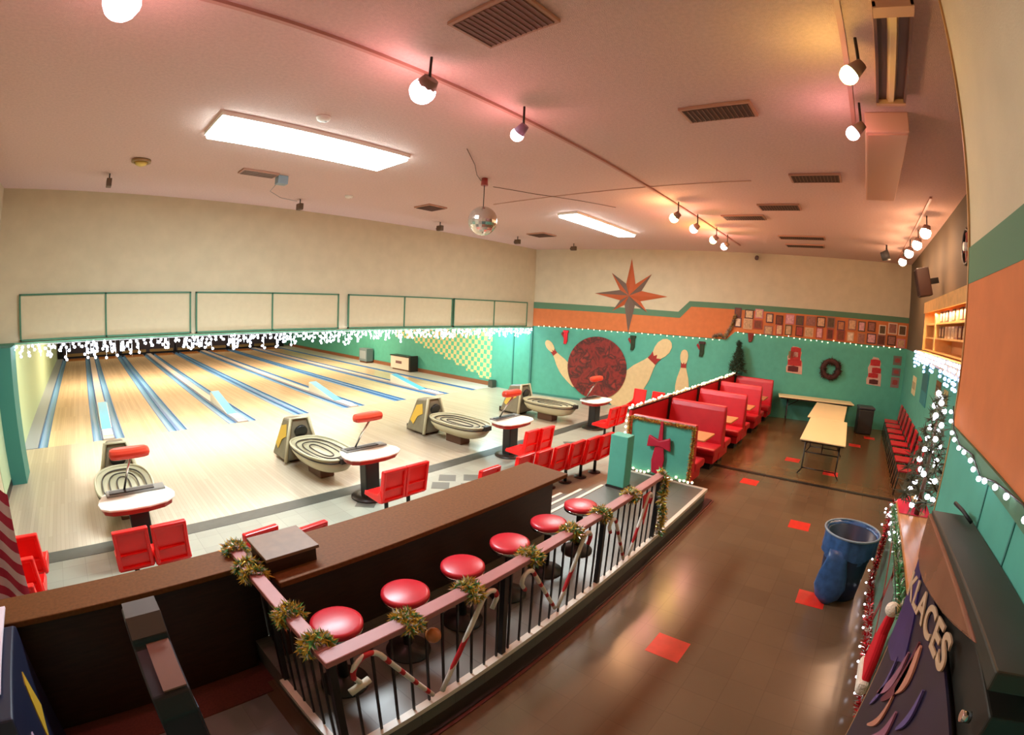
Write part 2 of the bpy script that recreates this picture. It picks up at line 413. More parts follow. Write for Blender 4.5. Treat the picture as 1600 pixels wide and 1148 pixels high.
# ------------------------------------------------------------------ overhead score screens
scr = [(.05,1.738,3.476), (3.574,5.303,7.006), (7.263,8.989,10.72), (10.77,12.516,14.2)]
sl = ['leftmost', 'second from the left', 'third from the left', 'rightmost']
panel_m = M('blank cream screen', (198,184,150), .6, var=.03)
frame_m = M('sea green frame', (62,112,84), .5)
for i, (a, m_, b) in enumerate(scr):
    t = thing('score_screen', 'double cream score screen in green frame, %s above the lanes' % sl[i], 'score screen', ((a+b)/2, -1.66, 2.392), 0, 'overhead score screens')
    x0, xm, x1, h = a-(a+b)/2, m_-(a+b)/2, b-(a+b)/2, .834
    fw = .032
    fm = MB().box(x0, x1, -.04, .0, 0, fw).box(x0, x1, -.04, 0, h-fw, h).box(x0, x0+fw, -.04, 0, 0, h).box(x1-fw, x1, -.04, 0, 0, h).box(xm-fw/2, xm+fw/2, -.04, 0, 0, h)
    fm.build('frame', frame_m, t)
    MB().box(x0+fw, xm-fw/2, -.02, 0, fw, h-fw).build('panel', panel_m, t)
    MB().box(xm+fw/2, x1-fw, -.02, 0, fw, h-fw).build('panel', panel_m, t)

# ------------------------------------------------------------------ strings of bulbs
def bulb_mesh(r, m):
    o = MB().ball((0,0,0), r, 5).build('bulb', m); me = o.data; bpy.data.objects.remove(o); return me
def light_string(name, label, wire_pts, spots, r, m, wire_m, group=None, limit=100, wire_r=.005, icicle=None):
    o = tag(bpy.data.objects.new(name, None), label, 'string lights', group); C.objects.link(o); o.empty_display_size = .1
    o.location = wire_pts[0]; base = Vector(wire_pts[0])
    w = MB().tube([Vector(p)-base for p in wire_pts], wire_r, 5)
    if icicle:
        for a, b in icicle: w.tube([Vector(a)-base, Vector(b)-base], wire_r*.7, 4)
    w.build('wire', wire_m, o)
    me = bulb_mesh(r, m)
    spots = [Vector(s)-base for s in spots]
    random.shuffle(spots)
    for s in spots[:limit]:
        b = bpy.data.objects.new('bulb', me); C.objects.link(b); b.parent = o; b.location = s
    if len(spots) > limit:
        rest = MB()
        for s in spots[limit:]: rest.ball(s, r, 5)
        q = rest.build('bulb_cluster', m, o); q['kind'] = 'stuff'
    return o
wire_w = M('white cable', (200,200,196), .5)
wire_g = M('green cable', (30,50,30), .6)
wire_k = M('black cable', (18,18,18), .5)
ic, sp = [], []
x = XL+.1
while x < 14.5:
    n = random.choice((2,3,4,4,5,6)); 
    if 4.5 < x < 13.2 and random.random() < .15: n = 2
    ic.append(((x,-1.7,2.33), (x,-1.7,2.33-.055*n)))
    for k in range(n):
        if random.random() < .8: sp.append((x+random.uniform(-.045,.045), -1.7+random.uniform(-.02,.02), 2.32-.055*(k+.4)+random.uniform(-.02,.02)))
    x += .1+random.uniform(-.04,.04)
light_string('icicle_lights', 'white icicle lights hanging all along the edge above the lanes', [(XL+.1,-1.7,2.33),(7,-1.7,2.33),(14.5,-1.7,2.33)], sp, .026, bulb_w, wire_w, icicle=ic)
sp = [W(.25+k*.205, 2.42+random.uniform(-.015,.02), .04) for k in range(31)]
light_string('wall_string_lights', 'thin string of tiny warm lights along the orange band above the bowling mural', [W(.2,2.43,.03),W(6.5,2.46,.03)], sp, .016, bulb_warm, wire_g)
sp = [W(6.95+k*.17, 2.70+random.uniform(-.05,.03), .04) for k in range(30)]
light_string('wall_string_lights', 'string of tiny warm lights under the picture rows above the wreath', [W(6.9,2.71,.03),W(12.0,2.70,.03)], sp, .016, bulb_warm, wire_g)

# ------------------------------------------------------------------ mural pieces on the right wall
o = tag(MB().cyl((0,0,0), (-.03,0,0), 1.04, n=56).build('mural_ball', M_swirl('red and black swirl paint', [(88,26,20),(136,36,26),(64,26,20),(150,46,32)], 3.4, .6, .8), loc=W(2.48,1.17,.04), rot=(0,0,PH)),
    'huge round red and black marbled bowling ball mural on the teal wall', 'mural')
pin_prof = [(0,.0),(.14,.02),(.2,.3),(.235,.55),(.24,.75),(.2,1.0),(.12,1.25),(.085,1.4),(.09,1.5),(.13,1.62),(.14,1.74),(.11,1.86),(.06,1.92),(0,1.94)]
def mural_pin(label, base, head, wscale, cut=0.):
    # base and head: distance along the wall, height
    b, h = Vector((0, -base[0], base[1])), Vector((0, -head[0], head[1])); L = (h-b).length; ang = math.atan2(-(h-b).y, (h-b).z)
    k = L/1.94
    t = thing('mural_pin', label, 'mural', W(base[0], base[1], .014), 0, 'bowling pin mural')
    t.rotation_euler = (Matrix.Rotation(PH, 3, 'Z') @ Matrix.Rotation(ang, 3, 'X')).to_euler()
    pr = [(a*wscale, z*k) for a, z in pin_prof if z*k >= cut]
    poly = pr+[(-a, z) for a, z in pr[::-1] if a > 0]
    MB().prism(poly, 'x', -.02, 0).build('pin', M('mural ivory paint', (214,190,140), .7, var=.05), t)
    wv = .092*wscale
    MB().prism([(wv*1.05,1.34*k),(wv,1.44*k),(wv*1.15,1.52*k),(wv*.35,1.46*k),(0,1.53*k),(-wv*.35,1.46*k),(-wv*1.15,1.52*k),(-wv,1.44*k),(-wv*1.05,1.34*k)], 'x', -.026, -.02).build('neck_band', M('mural red paint', (150,36,28), .7), t)
mural_pin('small leaning ivory pin mural left of the painted bowling ball', (1.78,.5), (.56,1.93), .95)
mural_pin('large leaning ivory pin mural right of the painted bowling ball', (3.1,.0), (4.86,2.28), 1.75)
mural_pin('upright ivory pin mural nearest the booths', (5.37,.2), (5.35,2.04), .9)

# starburst
t = thing('starburst', 'eight pointed orange and grey starburst high on the mural wall', 'wall star', W(3.47,3.6,.014), PH)
so, sg = M('dull orange metal', (184,88,46), .6), M('slate grey metal', (112,92,80), .6)
tips = [(0,1.2),(.68,.72),(1.22,.03),(.6,-.5),(0,-1.2),(-.58,-.52),(-1.22,.03),(-.66,.72)]
mb = MB()
for i, (a, b) in enumerate(tips):
    L = math.hypot(a, b); ux, uz = a/L, b/L
    wdt = .2 if L > .95 else .15
    px, pz = -uz*wdt, ux*wdt
    base = (ux*.16, uz*.16)
    ctr, tip = (-.14, 0, 0), (-.0, -a, b)
    A = (0, -(base[0]+px), base[1]+pz); B = (0, -(base[0]-px), base[1]-pz)
    v = [mb.bm.verts.new(q) for q in (ctr, tip, A, B)]
    mb._f([v[0], v[1], v[2]], 0 if i != 4 else 1); mb._f([v[0], v[3], v[1]], 1 if i not in (2,0) else 0); mb._f([v[2], v[1], v[3]], 1)
mb.build('star_points', [so, sg], t)

# hanging stockings below the orange band
for k, (y, c, lb) in enumerate(((1.3, tin_red, 'thin red stocking hanging above the painted bowling ball'), (3.66, fir, 'dark green stocking hanging under the starburst'), (5.88, fir, 'dark green stocking hanging above the upright pin mural'))):
    t = thing('stocking', lb, 'stocking', W(y, 1.87, .03), PH, 'stockings on the mural wall')
    MB().prism([(-.07,.42),(.07,.42),(.06,.14),(-.02,.05),(-.16 if k else -.1,.06),(-.17 if k else -.1,-.0),(.02,-.03),(-.05,.2)][:3]+[(.07,.0),(-.03,0),(-.07,.1)], 'x', -.04, .02).build('leg', c, t, bevel=.008)
    MB().box(-.05, .02, -.1, .1, .39, .47).build('cuff', [tin_red, fir, white][k] if k < 2 else M('dark cuff', (70,40,36), .8), t, bevel=.01)
    MB().prism([(.07,.2),(.17,.34),(.13,.4),(.05,.3)], 'x', -.03, .01).build('bow', M('dull red felt', (140,44,40), .9), t)

# ------------------------------------------------------------------ red moulded seats
def make_seat(label):
    t = thing('bowlers_seat', label, 'seat', (0,0,0), 0, 'red moulded bowlers seats')
    # faces +y; the back towards -y
    b = MB()
    y0, z0, y1, z1 = .02, .34, -.05, .80
    def P2(u, v): # u across, v up the back
        return (u, y0+(y1-y0)*v, z0+(z1-z0)*v)
    def slab(u0, u1, v0, v1, t0, t1):
        vs = []
        for tt in (t0, t1):
            for (u, v) in ((u0,v0),(u1,v0),(u1,v1),(u0,v1)):
                p = P2(u, v); vs.append(b.bm.verts.new((p[0], p[1]+tt, p[2])))
        for q in ((0,1,2,3),(7,6,5,4),(0,4,5,1),(1,5,6,2),(2,6,7,3),(3,7,4,0)): b._f([vs[i] for i in q], 0)
    slab(-.19, .19, 0, 1, 0, .03)
    for a, c_ in ((-.195,-.155), (.155,.195)): slab(a, c_, 0, 1, -.035, .045)
    slab(-.195, .195, .93, 1.02, -.035, .04); slab(-.19, .19, .0, .06, -.03, .03)
    slab(-.15, .15, .36, .41, -.03, .0)
    b.build('backrest', red, t, bevel=.012)
    s = MB().prism([(.0,.36),(.05,.345),(.3,.375),(.43,.385),(.45,.36),(.44,.33),(.3,.33),(.02,.31)], 'x', -.195, .195)
    for q in (-.205, .185): s.prism([(-.01,.34),(.02,.52),(.1,.43),(.42,.40),(.44,.33),(.05,.31)], 'x', q, q+.02)
    s.build('seat', red, t, bevel=.012)
    MB().cyl((0,.18,.02), (0,.18,.32), .03, n=12).box(-.15, .15, .1, .26, .30, .325).build('pedestal', black, t)
    MB().lathe([(.12,0),(.12,.012),(.05,.025)], (0,.18,0), 20).build('foot_plate', dark, t)
    return t
seat0 = make_seat('x')
SEATS = [
 (1.515,-6.83,0,'left seat of the red pair behind the scorer nearest the left wall'), (1.935,-6.86,0,'right seat of the red pair behind the scorer nearest the left wall'),
 (4.96,-6.83,0,'left seat of the red pair behind the second scorer from the left'), (5.36,-6.83,0,'right seat of the red pair behind the second scorer from the left'),
 (8.14,-6.74,0,'left seat of the red pair behind the third scorer from the left'), (8.55,-6.78,0,'right seat of the red pair behind the third scorer from the left'),
 (11.25,-6.78,0,'left seat of the red pair behind the scorer by the mural wall'), (11.68,-6.8,0,'right seat of the red pair behind the scorer by the mural wall'),
 (14.3,-6.05,PI/2,'red seat against the large leaning pin mural, farther of two'), (14.3,-6.65,PI/2,'red seat against the large leaning pin mural, closer to the booths'),
 (6.02,-7.63,0,'lone red seat just showing over the middle of the counter'),
 (2.76,-7.5,.1,'red seat behind the box on the counter, left of two'), (3.24,-7.7,.1,'red seat behind the box on the counter, right of two'),
 (.32,-6.5,0,'red seat by the left wall, farthest from the counter of three'), (.30,-7.03,0,'red seat by the left wall, middle one of three'), (.32,-7.56,0,'red seat by the left wall, nearest the counter of three')]
for k in range(6):
    SEATS.append((6.88+.42*k, -7.58-.055*k, 0, '%s red seat of the long row beyond the counter end' % ('first', 'second', 'third', 'fourth', 'fifth', 'sixth')[k]))
for i, (x, y, rz, lb) in enumerate(SEATS):
    o = seat0 if i == 0 else dup(seat0)
    o.location = (x, y, .004 if y > -5.3 else 0); o.rotation_euler = (0,0,rz); o['label'] = lb

# ------------------------------------------------------------------ scorer consoles
def make_scorer():
    t = thing('scorer_table', 'x', 'scorer table', (0,0,0), 0, 'scorer tables')
    top = [(-.47,.02),(-.485,-.1),(-.46,-.24),(-.36,-.33),(-.15,-.375),(.12,-.38),(.34,-.33),(.46,-.22),(.49,-.08),(.47,.02),(.40,.22),(-.40,.22)]
    MB().prism(top, 'z', .735, .765).build('table_top', white, t, bevel=.01)
    MB().prism([(a*.92, b*.84) for a, b in top], 'z', .66, .735).build('apron', maroon, t, bevel=.01)
    MB().box(-.36, .40, .06, .26, .765, .79).build('tray', grey, t, bevel=.008)
    MB().box(-.32, .26, .10, .2, .79, .80).build('slot', dark, t)
    MB().prism([(-.13,-.11),(.13,-.11),(.11,.11),(-.11,.11)], 'z', .02, .64).build('pedestal', black, t, bevel=.02)
    MB().lathe([(.3,0),(.3,.02),(.16,.045)], (0,0,0), 24).build('base_plate', dark, t)
    MB().tube([(-.12,.2,.79),(-.06,.1,1.02),(.0,-.06,1.27)], .016, 10).build('lamp_arm', chrome, t)
    MB().prism(superellipse(0, 0, .255, .10, 28, 3.2), 'z', 1.24, 1.37).build('lamp_hood', redlac, t, bevel=.05)
    return t
sc0 = make_scorer()
for i, (x, lb) in enumerate(((1.72,'scorer table nearest the left wall, white top under a red lamp hood'), (5.2,'second scorer table from the left, white top under a red lamp hood'), (8.6,'third scorer table from the left, white top under a red lamp hood'), (11.98,'scorer table in front of the painted bowling ball'))):
    o = sc0 if i == 0 else dup(sc0)
    o.location = (x, -5.85, .004); o['label'] = lb

# ------------------------------------------------------------------ ball return racks
def make_return():
    t = thing('ball_return', 'x', 'ball return', (0,0,0), 0, 'ball returns on the approach')
    # hood at the lane side; local +y down the lane
    lo = [(-.36,.46,.06),(.36,.46,.06),(.36,-.24,.06),(-.36,-.24,.06)]
    hi = [(-.15,.30,.80),(.15,.30,.80),(.17,-.16,.86),(-.17,-.16,.86)]
    mb = MB(); va = [mb.bm.verts.new(p) for p in lo]; vb = [mb.bm.verts.new(p) for p in hi]
    mb._f(va[::-1], 0); mb._f(vb, 0)
    for i in range(4): mb._f([va[i], va[(i+1)%4], vb[(i+1)%4], vb[i]], 0)
    mb.build('hood', olive, t, bevel=.045)
    MB().tube([(-.37,-.25,.06),(-.18,-.175,.86),(.18,-.175,.86),(.37,-.25,.06)], .035, 8).build('edge_band', creamen, t)
    MB().cyl((0,-.19,.62), (0,-.235,.60), .13, n=28).build('ball_port', black, t)
    for s_ in (-1, 1):
        mb = MB()
        def SP(y, z): return (s_*(.362-.21*(z-.06)/.78), y, z)
        for d0 in (0., .012):
            pass
        q = [(.2,.22),(.34,.3),(.22,.66),(.02,.72),(-.06,.5),(.1,.42)]
        a = [mb.bm.verts.new((SP(y, z)[0]+s_*.001, y, z)) for y, z in q]; b_ = [mb.bm.verts.new((SP(y, z)[0]+s_*.012, y, z)) for y, z in q]
        mb._f(a, 0); mb._f(b_, 0)
        for i in range(6): mb._f([a[i], a[(i+1)%6], b_[(i+1)%6], b_[i]], 0)
        mb.build('emblem', yellow, t)
    # boat shaped tray
    def loop(a, b, z, cy=-1.05, n=40): return [(p[0], p[1], z) for p in superellipse(0, cy, a, b, n, 2.5)]
    tr = MB()
    rings = [(.42,.80,.50),(.41,.79,.38),(.33,.70,.26),(.18,.5,.19)]
    vs = [[tr.bm.verts.new(p) for p in loop(a, b, z)] for a, b, z in rings]
    for A, B in zip(vs, vs[1:]):
        for k in range(len(A)): tr._f([A[k], A[(k+1) % len(A)], B[(k+1) % len(A)], B[k]], 0, True)
    tr._f(vs[-1], 0)
    ins = [tr.bm.verts.new(p) for p in loop(.40, .78, .485)]
    bot = [tr.bm.verts.new(p) for p in loop(.3, .66, .42)]
    for k in range(len(ins)):
        tr._f([vs[0][k], vs[0][(k+1)%40], ins[(k+1)%40], ins[k]], 0, True); tr._f([ins[k], ins[(k+1)%40], bot[(k+1)%40], bot[k]], 0, True)
    tr._f(bot, 0)
    tr.build('tray', creamen, t)
    for a, b, z, rr in ((.43,.81,.505,.02), (.33,.70,.475,.012), (.22,.56,.46,.012), (.1,.40,.45,.012)):
        MB().tube(loop(a, b, z), rr, 8, closed=True).build('rail', [dark, creamen][rr > .015], t)
    MB().tube(loop(.425, .805, .445), .012, 6, closed=True).build('trim_line', dark, t)
    MB().box(-.09, .09, -1.94, -1.8, .44, .54).build('hand_dryer', dark, t, bevel=.015)
    MB().prism([(-.14,-1.25),(.14,-1.25),(.14,-.75),(-.14,-.75)], 'z', 0, .3).build('pedestal', brown_t, t, bevel=.02)
    MB().box(-.22, .22, -.1, .6, 0, .14).build('foot', dark, t, bevel=.01)
    return t
br0 = make_return()
for i, (x, lb) in enumerate(((XR[0],'cream ball return partly hidden behind the scorer nearest the left wall'), (XR[1],'cream ball return left of the second scorer, with dark round port'), (XR[2],'cream ball return between the second and third scorers'), (XR[3],'cream ball return in front of the bright teal panels'))):
    o = br0 if i == 0 else dup(br0)
    o.location = (x-.02, -3.45, 0); o['label'] = lb

# ------------------------------------------------------------------ counters, box, stools
t = thing('bar_counter', 'long brown topped bar counter with dark front beside the stools', 'counter', (2.28,-9.24,ZD))
MB().box(0, 3.30, 0, .58, .705, .75).build('counter_top', wood_ctr, t, bevel=.008)
MB().box(.0, 3.22, .16, .48, 0, .705).build('front_panel', wood_dk, t)
MB().box(3.22, 3.25, .16, .48, 0, .705).build('end_panel', wood_dk, t)
t = thing('ledge_counter', 'narrow brown ledge on a dark partition at the left', 'counter', (XL,-8.9,ZK))
MB().box(0.002, 2.28-XL-.004, 0, .32, .905, .95).build('counter_top', wood_ctr, t, bevel=.008)
MB().box(.002, 2.28-XL-.16, .06, .117, .006, .905).build('front_panel', wood_dk, t)
MB().box(.002, 2.28-XL-.004, .122, .22, -.30, .905).build('partition', wood_dk, t)
t = thing('counter_box', 'low brown wooden box on the left end of the bar counter', 'box', (2.3,-9.1,CZ))
MB().box(-.05, .36, -.02, .36, .10, .125).build('lid', M('grey brown wood', (120,92,68), .5, var=.1, vscale=12), t, bevel=.004)
MB().box(-.03, .34, .0, .34, 0, .10).build('body', wood_dk, t)
def make_stool():
    t = thing('bar_stool', 'x', 'bar stool', (0,0,ZD), 0, 'red topped bar stools')
    MB().lathe([(.02,.56),(.15,.555),(.175,.545),(.178,.525),(.17,.5),(.02,.495)][::-1], (0,0,0), 32).build('seat', redv, t)
    MB().lathe([(.172,.485),(.176,.49),(.176,.508),(.172,.512)], (0,0,0), 32).build('seat_band', chrome, t)
    MB().cyl((0,0,.03), (0,0,.49), .035, n=16).build('column', dark, t)  # dark colour stands in for the shade beside the counter
    MB().lathe([(.17,0),(.17,.015),(.06,.05),(.036,.07)], (0,0,0), 28).build('base_plate', dark, t)
    return t
st0 = make_stool()
for i in range(6):
    o = st0 if i == 0 else dup(st0)
    o.location = (2.5+.572*i, -9.57, ZD)
    o['label'] = ['round red bar stool in the railing corner by the pink handrails', 'second red bar stool from the railing corner', 'third red bar stool from the railing corner', 'fourth red bar stool from the railing corner', 'fifth red bar stool from the railing corner', 'last red bar stool, at the far end of the counter'][i]

# ------------------------------------------------------------------ railing
t = thing('railing', 'dark metal railing with dusty pink handrail around the bar stools', 'railing', (2.17,-10.085,ZD))
RZ = 1.27-ZD
MB().box(-.05, 4.05, -.055, .045, RZ-.02, RZ+.02).box(-.05, .045, .045, 1.46, RZ-.02, RZ+.02).build('handrail', pinkrail, t, bevel=.006)
MB().box(0, 4.03, -.015, .015, RZ-.05, RZ-.02).box(-.015, .015, 0, .78, RZ-.05, RZ-.02).build('top_bar', black, t)
for x in (0, 1.38, 2.75, 4.02): MB().box(x-.022, x+.022, -.022, .022, .012, RZ-.02).build('post', black, t)
MB().box(-.02, .02, .76, .8, .012, RZ-.02).build('post', black, t)
for k in range(1, 31):
    x = k*.132
    if min(abs(x-q) for q in (1.38,2.75,4.02)) > .05: MB().box(x-.007, x+.007, -.007, .007, .012, RZ-.03).build('baluster', black, t)
for k in range(1, 6): MB().box(-.007, .007, k*.127-.007, k*.127+.007, .012, RZ-.03).build('baluster', black, t)

def garland(name, label, pts, r, n, mats, cat='garland', group=None, w=.2, blade=16):
    """fluffy tinsel along a path"""
    mb = MB(); pts = [Vector(p) for p in pts]
    segs = [(b-a).length for a, b in zip(pts, pts[1:])]; L = sum(segs)
    base = pts[0].copy()
    for k in range(n):
        q = L*k/max(1, n-1)
        for a, b, s in zip(pts, pts[1:], segs):
            if q <= s+1e-6: p = a+(b-a)*(q/s if s else 0); break
            q -= s
        else: p = pts[-1]
        mb.tuft(p-base, r, blade, list(range(len(mats))), w)
    mb.tube([p-base for p in pts], r*.12, 5)
    o = mb.build(name, mats, loc=base)
    return tag(o, label, cat, group)
def wrap(cx, cy, cz, axis, rad, n=14, span=.16):
    """spiral of points wound around a handrail"""
    out = []
    for k in range(n):
        a = 2*PI*2*k/(n-1); s = (k/(n-1)-.5)*span
        if axis == 'x': out.append((cx+s, cy+rad*math.cos(a), cz+rad*.8*math.sin(a)))
        else: out.append((cx+rad*math.cos(a), cy+s, cz+rad*.8*math.sin(a)))
    return out
gm_ = [tin_gold, tin_green, tin_gold, tin_white]
gx = [(2.7,'x','tinsel wound on the long handrail nearest the railing corner'), (3.2,'x','tinsel wound on the handrail above the striped cane with the hook'), (3.83,'x','tinsel wound on the handrail in front of the third stool'), (4.38,'x','tinsel wound on the handrail in front of the fifth stool'), (4.85,'x','tinsel wound on the handrail before the last stool'), (5.45,'x','gold tinsel wound on the handrail beside the red ribbon')]
for x, ax, lb in gx:
    garland('tinsel_garland', 'gold and green '+lb, wrap(x, -10.09, 1.265, ax, .068, span=.11), .055, 60, gm_, group='tinsel on the railing')
gy = [(-8.68,'green and gold tinsel on the counter end of the short handrail'), (-9.0,'long gold and green tinsel in the middle of the short handrail'), (-9.62,'gold tinsel on the short handrail left of the first stool'), (-9.95,'dark tinsel at the corner where the pink handrails meet')]
for k, (y, lb) in enumerate(gy):
    garland('tinsel_garland', lb, wrap(2.165, y, 1.27, 'y', .075, span=.26 if k == 1 else .1), .052, 80 if k == 1 else 56, gm_, group='tinsel on the railing')
garland('tinsel_garland', 'gold tinsel trailing down the end post of the railing', [(6.19,-10.1,1.34),(6.2,-10.16,1.2),(6.17,-10.15,1.0),(6.24,-10.16,.8),(6.22,-10.16,.56)], .075, 40, gm_, group='tinsel on the railing')
tag(MB().prism([(5.62,1.22),(5.8,1.22),(5.77,1.02),(5.72,.86),(5.66,1.0)], 'y', -10.155, -10.145).build('ribbon', M('red satin ribbon', (200,26,40), .4)), 'red ribbon hanging from the far end of the pink handrail', 'ribbon')

cane_m = M_bands('candy stripes', (226,212,198), (190,30,36), 1.9, 'Z', (0, .75, 0))
cane_m.node_tree.nodes['Color Ramp'].color_ramp.elements[1].position = .78
def cane(label, foot, top, side, hook=.09, plain=False):
    y = -10.158
    f0, t0 = Vector((foot[0], y, foot[1])), Vector((top[0], y, top[1]))
    d = (t0-f0).normalized(); s = Vector((d.z, 0, -d.x))*side
    pts = [f0+(t0-f0)*k/6 for k in range(7)]
    for k in range(1, 8):
        a = PI*k/8; pts.append(t0+s*hook*(1-math.cos(a))+d*hook*math.sin(a))
    pts.append(pts[-1]-d*hook*1.1)
    pts = [p-f0 for p in pts]
    tag(MB().tube(pts, .017, 8).build('candy_cane', cane_m, loc=f0), label, 'candy cane', 'candy canes on the railing')
cane('candy cane leaning left nearest the railing corner, hook turned down', (2.80,.64), (2.44,1.2), -1, .1)
cane('candy cane leaning right below the second stool, striped, hook by the post', (2.88,.62), (3.25,1.2), 1, .075)
cane('pale candy cane leaning left under the third stool', (4.11,.68), (3.78,1.18), -1, .07)
cane('striped candy cane leaning right in front of the fourth stool', (4.15,.66), (4.46,1.2), 1, .06)
cane('candy cane near the far end of the railing, leaning left', (5.3,.64), (5.02,1.16), -1, .06)
cane('striped candy cane beside the railing end post', (5.42,.62), (5.72,1.17), 1, .06)
tag(MB().tube([(0,0,0),(.13,0,.03)], .022, 8).build('ornament_stick', M('cream plastic stick', (226,210,190), .5), loc=(2.22,-10.165,1.04)), 'short pale stick tied at the first candy cane', 'ornament')
tag(MB().ball((0,0,0), .05, 10).build('ornament_ball', M('orange glass ball', (190,110,60), .25), loc=(2.83,-10.15,1.13)), 'small orange ball hanging beneath the first handrail tinsel', 'ornament')

# ------------------------------------------------------------------ teal post beside the steps
t = thing('teal_post', 'square teal post standing beside the steps', 'post', (7.42,-8.97,ZD))
MB().box(-.11, .11, -.14, .14, .03, .80).build('shaft', teal, t, bevel=.01)
MB().box(-.12, .12, -.15, .15, 0, .03).build('shoe', dark, t)
t = thing('step_handrail', 'short brown handrail sloping beside the steps', 'handrail', (5.75,-8.3,0))
MB().box(-.02, .02, -.02, .02, .17, .8).build('post', nose, t)
MB().box(-.02, .02, -.5, -.46, .5, 1.1).build('post', nose, t)
MB().tube([(0,.1,.74),(0,-.5,1.1)], .02, 8).build('rail', maroon, t)

# ------------------------------------------------------------------ booths
BX = [8.42, 10.2, 12.0, 13.8, 15.55]
YB0, YB1 = -9.76, -8.62
t = thing('booth_divider', 'low red partition running behind the booths, topped with lights', 'partition', (8.42,-8.58,ZK))
MB().box(.06, 7.35, 0, .05, 0, 1.14).build('panel', redv, t)
MB().box(.06, 7.35, -.01, .06, 1.14, 1.175).build('cap', dark, t)
for x in BX[1:]: MB().box(x-8.42-.06, x-8.42+.06, -.035, 0, .3, 1.21).build('post', dark, t)
def make_bench(first=False, last=False):
    t = thing('booth_bench', 'x', 'booth bench', (0,0,ZK), 0, 'red booth benches')
    y0, y1 = YB0, YB1-.015
    def P_(poly, y_0=y0, y_1=y1): return MB().prism(poly, 'y', y_0, y_1)
    dirs = [1] if first else ([-1] if last else [-1, 1])
    if first:
        P_([(-.05,.14),(-.05,1.1),(.05,1.1),(.12,.5),(.12,.14)]).build('backrest', redv, t, bevel=.02)
        MB().box(-.065, -.05, y0+.02, y1-.02, .16, 1.08).build('end_panel', teal, t)
    else:
        b = MB()
        q = [(.16,.14),(.15,.5),(.07,1.05),(.04,1.15),(-.04,1.15),(-.07,1.05),(-.15,.5),(-.16,.14)]
        b.prism(q, 'y', y0, y1); b.build('backrest', redv, t, bevel=.025)
    for s in dirs:
        P_([(s*.12,.30),(s*.56,.30),(s*.6,.34),(s*.6,.41),(s*.56,.44),(s*.12,.44)], y0-.02).build('seat', redv, t, bevel=.025)
        P_([(s*.14,.14),(s*.5,.14),(s*.5,.30),(s*.14,.30)], y0+.02).build('seat_front', redv, t)
        P_([(s*.12,.0),(s*.42,.0),(s*.42,.14),(s*.12,.14)], y0+.08).build('toe_kick', black, t)
    if first: P_([(-.04,.0),(.12,.0),(.12,.14),(-.04,.14)], y0+.04).build('toe_kick', black, t)
    return t
bl = ['red booth bench with a teal end panel facing the stools', 'second red booth bench back from the teal end panel', 'third red booth bench back from the teal end panel', 'fourth red booth bench back from the teal end panel', 'last red booth bench, by the wreath wall']
b0 = make_bench(first=True); b0.location = (BX[0]+.03,0,ZK); b0['label'] = bl[0]
b1 = make_bench(); b1.location = (BX[1],0,ZK); b1['label'] = bl[1]
for k in (2, 3): o = dup(b1, (BX[k],0,ZK)); o['label'] = bl[k]
b4 = make_bench(last=True); b4.location = (BX[4],0,ZK); b4['label'] = bl[4]
def make_btable():
    t = thing('booth_table', 'x', 'table', (0,0,ZK), 0, 'booth tables')
    MB().box(-.32, .32, YB0+.02, YB1-.03, .70, .735).build('table_top', wood_tan, t, bevel=.012)
    MB().cyl((0,-9.2,.03), (0,-9.2,.70), .04, n=14).build('column', black, t)
    MB().lathe([(.26,0),(.26,.015),(.05,.04)], (0,-9.2,0), 24).build('base_plate', black, t)
    return t
bt0 = make_btable()
for k in range(4):
    o = bt0 if k == 0 else dup(bt0)
    o.location = ((BX[k]+BX[k+1])/2, 0, ZK); o['label'] = 'tan topped table in the %s' % ('first booth, behind the teal end panel', 'second booth from the teal end panel', 'third booth from the teal end panel', 'farthest booth, by the wreath wall')[k]
sp = [(8.4+.093*k, -8.555+random.uniform(-.03,.03), ZK+1.2+random.uniform(-.015,.02)) for k in range(78)]
light_string('booth_string_lights', 'dense warm string lights along the top of the booth partition', [(8.4,-8.555,ZK+1.185),(12,-8.555,ZK+1.185),(15.7,-8.555,ZK+1.185)], sp, .022, bulb_warm, wire_w)
fx = 8.375
sp = [(fx-.035, -8.56+random.uniform(-.02,.02), 1.38-.1*k) for k in range(9)]+[(fx-.035, -8.7-.07*k, .50+random.uniform(-.04,.03)) for k in range(17) if k not in (6,7,8)]
light_string('booth_string_lights', 'warm lights trailing down and under the teal booth end panel', [(fx-.02,-8.56,1.42),(fx-.02,-8.56,.5),(fx-.02,-9.75,.5)], sp, .02, bulb_warm, wire_w)
garland('tinsel_garland', 'rusty gold garland framing the teal booth end panel', [(fx-.02,-8.62,.55),(fx-.02,-8.62,1.36),(fx-.02,-9.74,1.36),(fx-.02,-9.74,.52)], .055, 110, [M('rust tinsel', (168,92,44), .35, .5), tin_gold], group=None)
t = thing('red_bow', 'big red bow with tails on the teal booth end panel', 'bow', (fx-.02,-9.2,1.02))
rb = M('crimson ribbon', (186,20,52), .45, var=.1)
MB().prism([(.0,.05),(.2,.12),(.22,-.08),(.02,-.05),(-.02,-.05),(-.2,-.1),(-.17,.12)], 'x', -.06, 0).build('loops', rb, t, bevel=.02)
MB().prism([(-.06,0),(.07,0),(.12,-.3),(.1,-.5),(-.08,-.52),(-.1,-.25)], 'x', -.035, 0).build('tails', rb, t, bevel=.01)
MB().prism([(-.04,.0),(.04,.0),(.02,.36),(-.02,.36)], 'x', -.03, 0).build('hanger', rb, t)
garland('tinsel_garland', 'thin garland with red bows along the booth partition top', [(8.6,-8.6,1.5),(12,-8.6,1.5),(15.6,-8.6,1.5)], .03, 150, [tin_red, tin_gold], blade=6)

